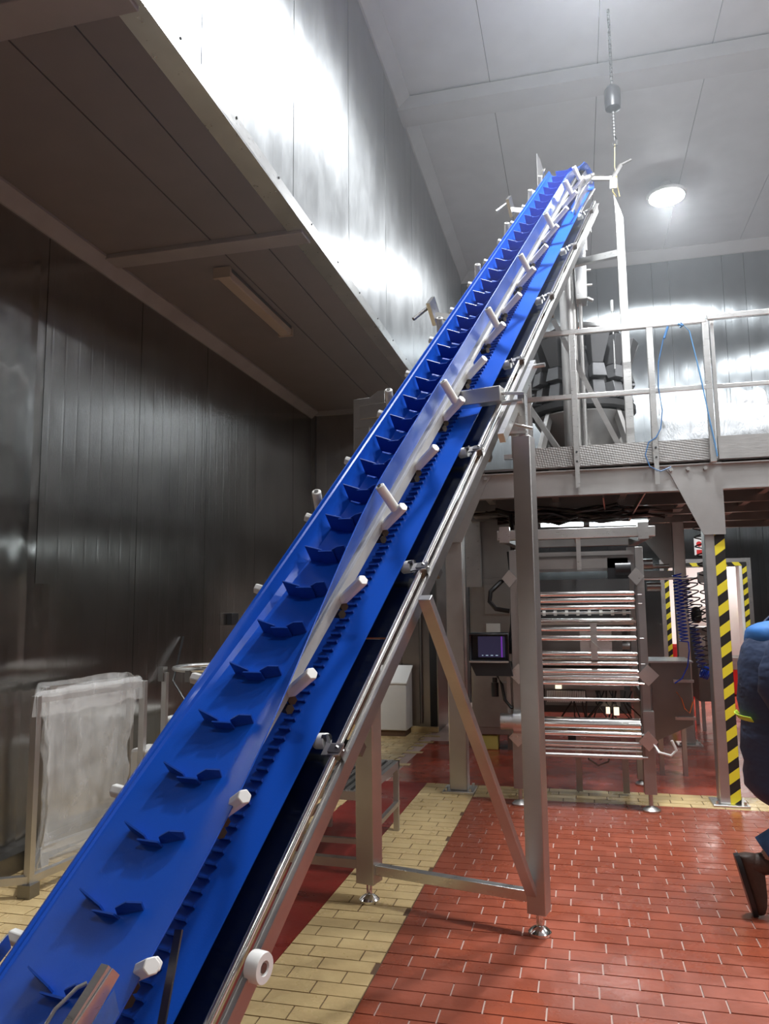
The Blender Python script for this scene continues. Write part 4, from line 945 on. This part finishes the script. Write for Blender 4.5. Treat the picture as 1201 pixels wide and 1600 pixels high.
split('eye', B().lathe((PXX+HX+.232,PYY-.03,1.65), [(.002,-.01),(.012,0),(.004,.006)], 10, Vector((1,0,0))).lathe((PXX+HX+.232,PYY+.03,1.65), [(.002,-.01),(.012,0),(.004,.006)], 10, Vector((1,0,0))), WHITE, hd)
out('mouth', B().path([(PXX+HX+.235,PYY-.025,1.575),(PXX+HX+.243,PYY,1.573),(PXX+HX+.235,PYY+.025,1.575)], .005), mat('lips',(.4,.15,.12),.5), hd)
out('hair', blob((PXX+HX+.13,PYY,1.685), (.10,.085,.088), 4, .03, 18, 24), HAIR, pe)
# jacket: lofted torso shell
rows = []
for z, cx_, rx, ry in ((.56,.03,.17,.25),(.60,.03,.205,.27),(.66,.035,.215,.275),(.72,.03,.205,.27),(.80,.03,.215,.275),(.88,.03,.21,.27),(.96,.03,.205,.265),(1.05,.03,.215,.275),(1.14,.035,.215,.28),(1.22,.045,.215,.285),(1.30,.055,.205,.28),(1.36,.065,.185,.25),(1.41,.095,.15,.19),(1.455,.13,.105,.11),(1.49,.155,.09,.09)):
    rows.append([(PXX+cx_+rx*math.cos(a)*(1+.02*math.sin(5*a+z*30)), PYY+ry*math.sin(a), z+.012*math.sin(3*a+z*9)) for a in [2*math.pi*k/40 for k in range(40)]])
jk = out('jacket', B().grid(rows, close=True), JK, pe, solid=.012, angle=80)
def sleeve(pts, rr, m, name):
    rows = []; pts = [Vector(p) for p in pts]
    for i, p in enumerate(pts):
        d = (pts[min(i+1,len(pts)-1)]-pts[max(i-1,0)]).normalized(); x, y, _ = frame_from(d, Vector((1,0,0)))
        rows.append([p+rr[i]*(1+.05*math.sin(k*.9+i*2.1))*(math.cos(2*math.pi*k/20)*x+math.sin(2*math.pi*k/20)*y) for k in range(20)])
    return out(name, B().grid(rows, close=True), m, pe, solid=.01, angle=80)
sleeve([P(.06,-.15,1.42),P(.04,-.22,1.39),P(.0,-.26,1.30),P(-.05,-.285,1.20),P(-.06,-.29,1.13),P(-.03,-.29,1.06),P(.03,-.28,.98),P(.06,-.275,.94)], [.07,.09,.092,.088,.085,.08,.07,.055], JK, 'sleeve')
sleeve([P(.06,.15,1.42),P(.06,.22,1.39),P(.09,.26,1.28),P(.13,.27,1.14),P(.2,.26,1.08),P(.29,.22,1.02)], [.07,.09,.09,.085,.075,.055], JK, 'sleeve')
rows = []
for i in range(7):
    f = i/6; a0 = .045+f*.085
    rows.append([(PXX-.175+.012*math.sin(k*.8)+f*.0+.17*(k/14)**2*.4, PYY-.27+.24*(k/14)*1.2-.02, 1.0+f*.05-.03*(k/14)) for k in range(15)])
rows = [[(PXX+.03+(.222+.006*i%2)*math.cos(a), PYY+(.284)*math.sin(a), 1.0+.008*i-.05*math.sin(a*.5)) for a in [R(150)+R(4)*k for k in range(17)]] for i in range(4)]
out('reflective_band', B().grid(rows), HV, jk, solid=.004)['label'] = 'yellow green reflective band'
b = blob((PXX+.03,PYY,1.39), (.135,.18,.055), 6, .14, 22, 32); b.v = [Vector((v.x, v.y, v.z-.12*(PXX+.03-v.x) if v.x < PXX+.03 else v.z+.5*(v.x-PXX-.03))) for v in b.v]
out('hood', b, HD, pe, angle=80)['label'] = 'bright blue hood'
def leg(pts, rr): return sleeve(pts, rr, JN, 'trouser_leg')
leg([P(0,-.09,.9),P(.07,-.10,.70),P(.12,-.10,.54),P(.09,-.095,.46),P(-.03,-.09,.37),P(-.13,-.09,.31)], [.12,.105,.085,.078,.075,.075])
leg([P(.02,.09,.9),P(.11,.09,.70),P(.20,.09,.50),P(.28,.09,.30),P(.34,.09,.15)], [.12,.105,.085,.075,.075])
def boot(ax, ay, az_, ang, name='boot'):
    # profile along foot local x (heel -> toe), rotated by ang about y
    rows = []
    prof = [(-.115,.03,.030,.03),(-.105,.045,.045,.04),(-.07,.05,.055,.044),(-.02,.05,.055,.042),(.04,.044,.050,.046),(.10,.038,.042,.050),(.14,.033,.034,.046),(.17,.028,.022,.03)]
    b = B()
    def tr_(x, y, z):
        c, s_ = math.cos(ang), math.sin(ang); return (ax+x*c+z*s_, ay+y, az_-x*s_+z*c)
    for x, zc, rz_, ry_ in prof: rows.append([tr_(x, ry_*math.cos(a), zc+rz_*math.sin(a)) for a in [2*math.pi*k/18 for k in range(18)]])
    b.grid(rows, close=True); n = len(b.v)
    b.f.append(tuple(range(18))); b.f.append(tuple(range(n-18, n))[::-1])
    sh = []
    for z, rx_, xo in ((.04,.05,-.055),(.09,.052,-.055),(.14,.055,-.05),(.19,.06,-.045),(.21,.062,-.04)): sh.append([tr_(xo+rx_*math.cos(a), rx_*.85*math.sin(a), z) for a in [2*math.pi*k/18 for k in range(18)]])
    b.grid(sh, close=True)
    o = out(name, b, BT, pe, angle=60)
    sl = [[tr_(x, sgn*w_, z) for x, w_ in ((-.12,.025),(-.09,.04),(0,.042),(.06,.05),(.12,.05),(.175,.02))] for z in (-.012,.008) for sgn in (1,)]
    so = B().prism([tr_(x, w_, -.012) for x, w_ in ((-.12,.025),(-.09,.042),(0,.042),(.06,.052),(.12,.05),(.178,.02),(.178,-.02),(.12,-.05),(.06,-.052),(0,-.042),(-.09,-.042),(-.12,-.025))], Vector(tr_(0,0,.012))-Vector(tr_(0,0,-.012)))
    out('sole', so, BLACK, o)
boot(PXX-.235, PYY-.09, .175, R(76)); boot(PXX+.40, PYY+.09, .015, R(-3))
# hands with fingers
def hand(wr_, d, side):
    wr_ = Vector(wr_); d = Vector(d).normalized(); x, y, _ = frame_from(d, Vector((0,1,0)))
    vs = [wr_, wr_+d*.05, wr_+d*.085]; es = [(0,1),(1,2)]; rs = [.024,(.03,.02),(.032,.018)]
    for i, L_ in enumerate((.062,.072,.068,.055)):
        off = x*(-.027+.018*i); b0 = len(vs)
        vs += [wr_+d*.09+off, wr_+d*(.09+L_*.45)+off+y*.008, wr_+d*(.09+L_*.8)+off+y*.026]; es += [(2,b0),(b0,b0+1),(b0+1,b0+2)]; rs += [.010,.009,.0075]
    b0 = len(vs); vs += [wr_+d*.035-x*.035, wr_+d*.07-x*.05+y*.012, wr_+d*.095-x*.048+y*.025]; es += [(1,b0),(b0,b0+1),(b0+1,b0+2)]; rs += [.013,.011,.009]
    return skin_mesh('hand', vs, es, rs, SK, pe)
hand(P(.06,-.27,.93), (.35,0,-1), 1); hand(P(.30,.21,1.0), (.8,-.1,-.4), -1)

# ------------------------------------------------------------------ thin haze in the hall, added also to stand for lens glare
hz = bpy.data.materials.new('haze_veil'); hz.use_nodes = True; t_ = hz.node_tree; t_.nodes.clear()
o_ = t_.nodes.new('ShaderNodeOutputMaterial'); v_ = t_.nodes.new('ShaderNodeVolumeScatter'); v_.inputs['Density'].default_value = .011; v_.inputs['Anisotropy'].default_value = .55
v_.inputs['Color'].default_value = (.92,.96,1,1); t_.links.new(v_.outputs[0], o_.inputs['Volume'])
h = struct('haze', B().bb(XU+.05, XR-.05, YF+.05, YB-.05, 2.95, ZC-.02), hz, smooth=False)
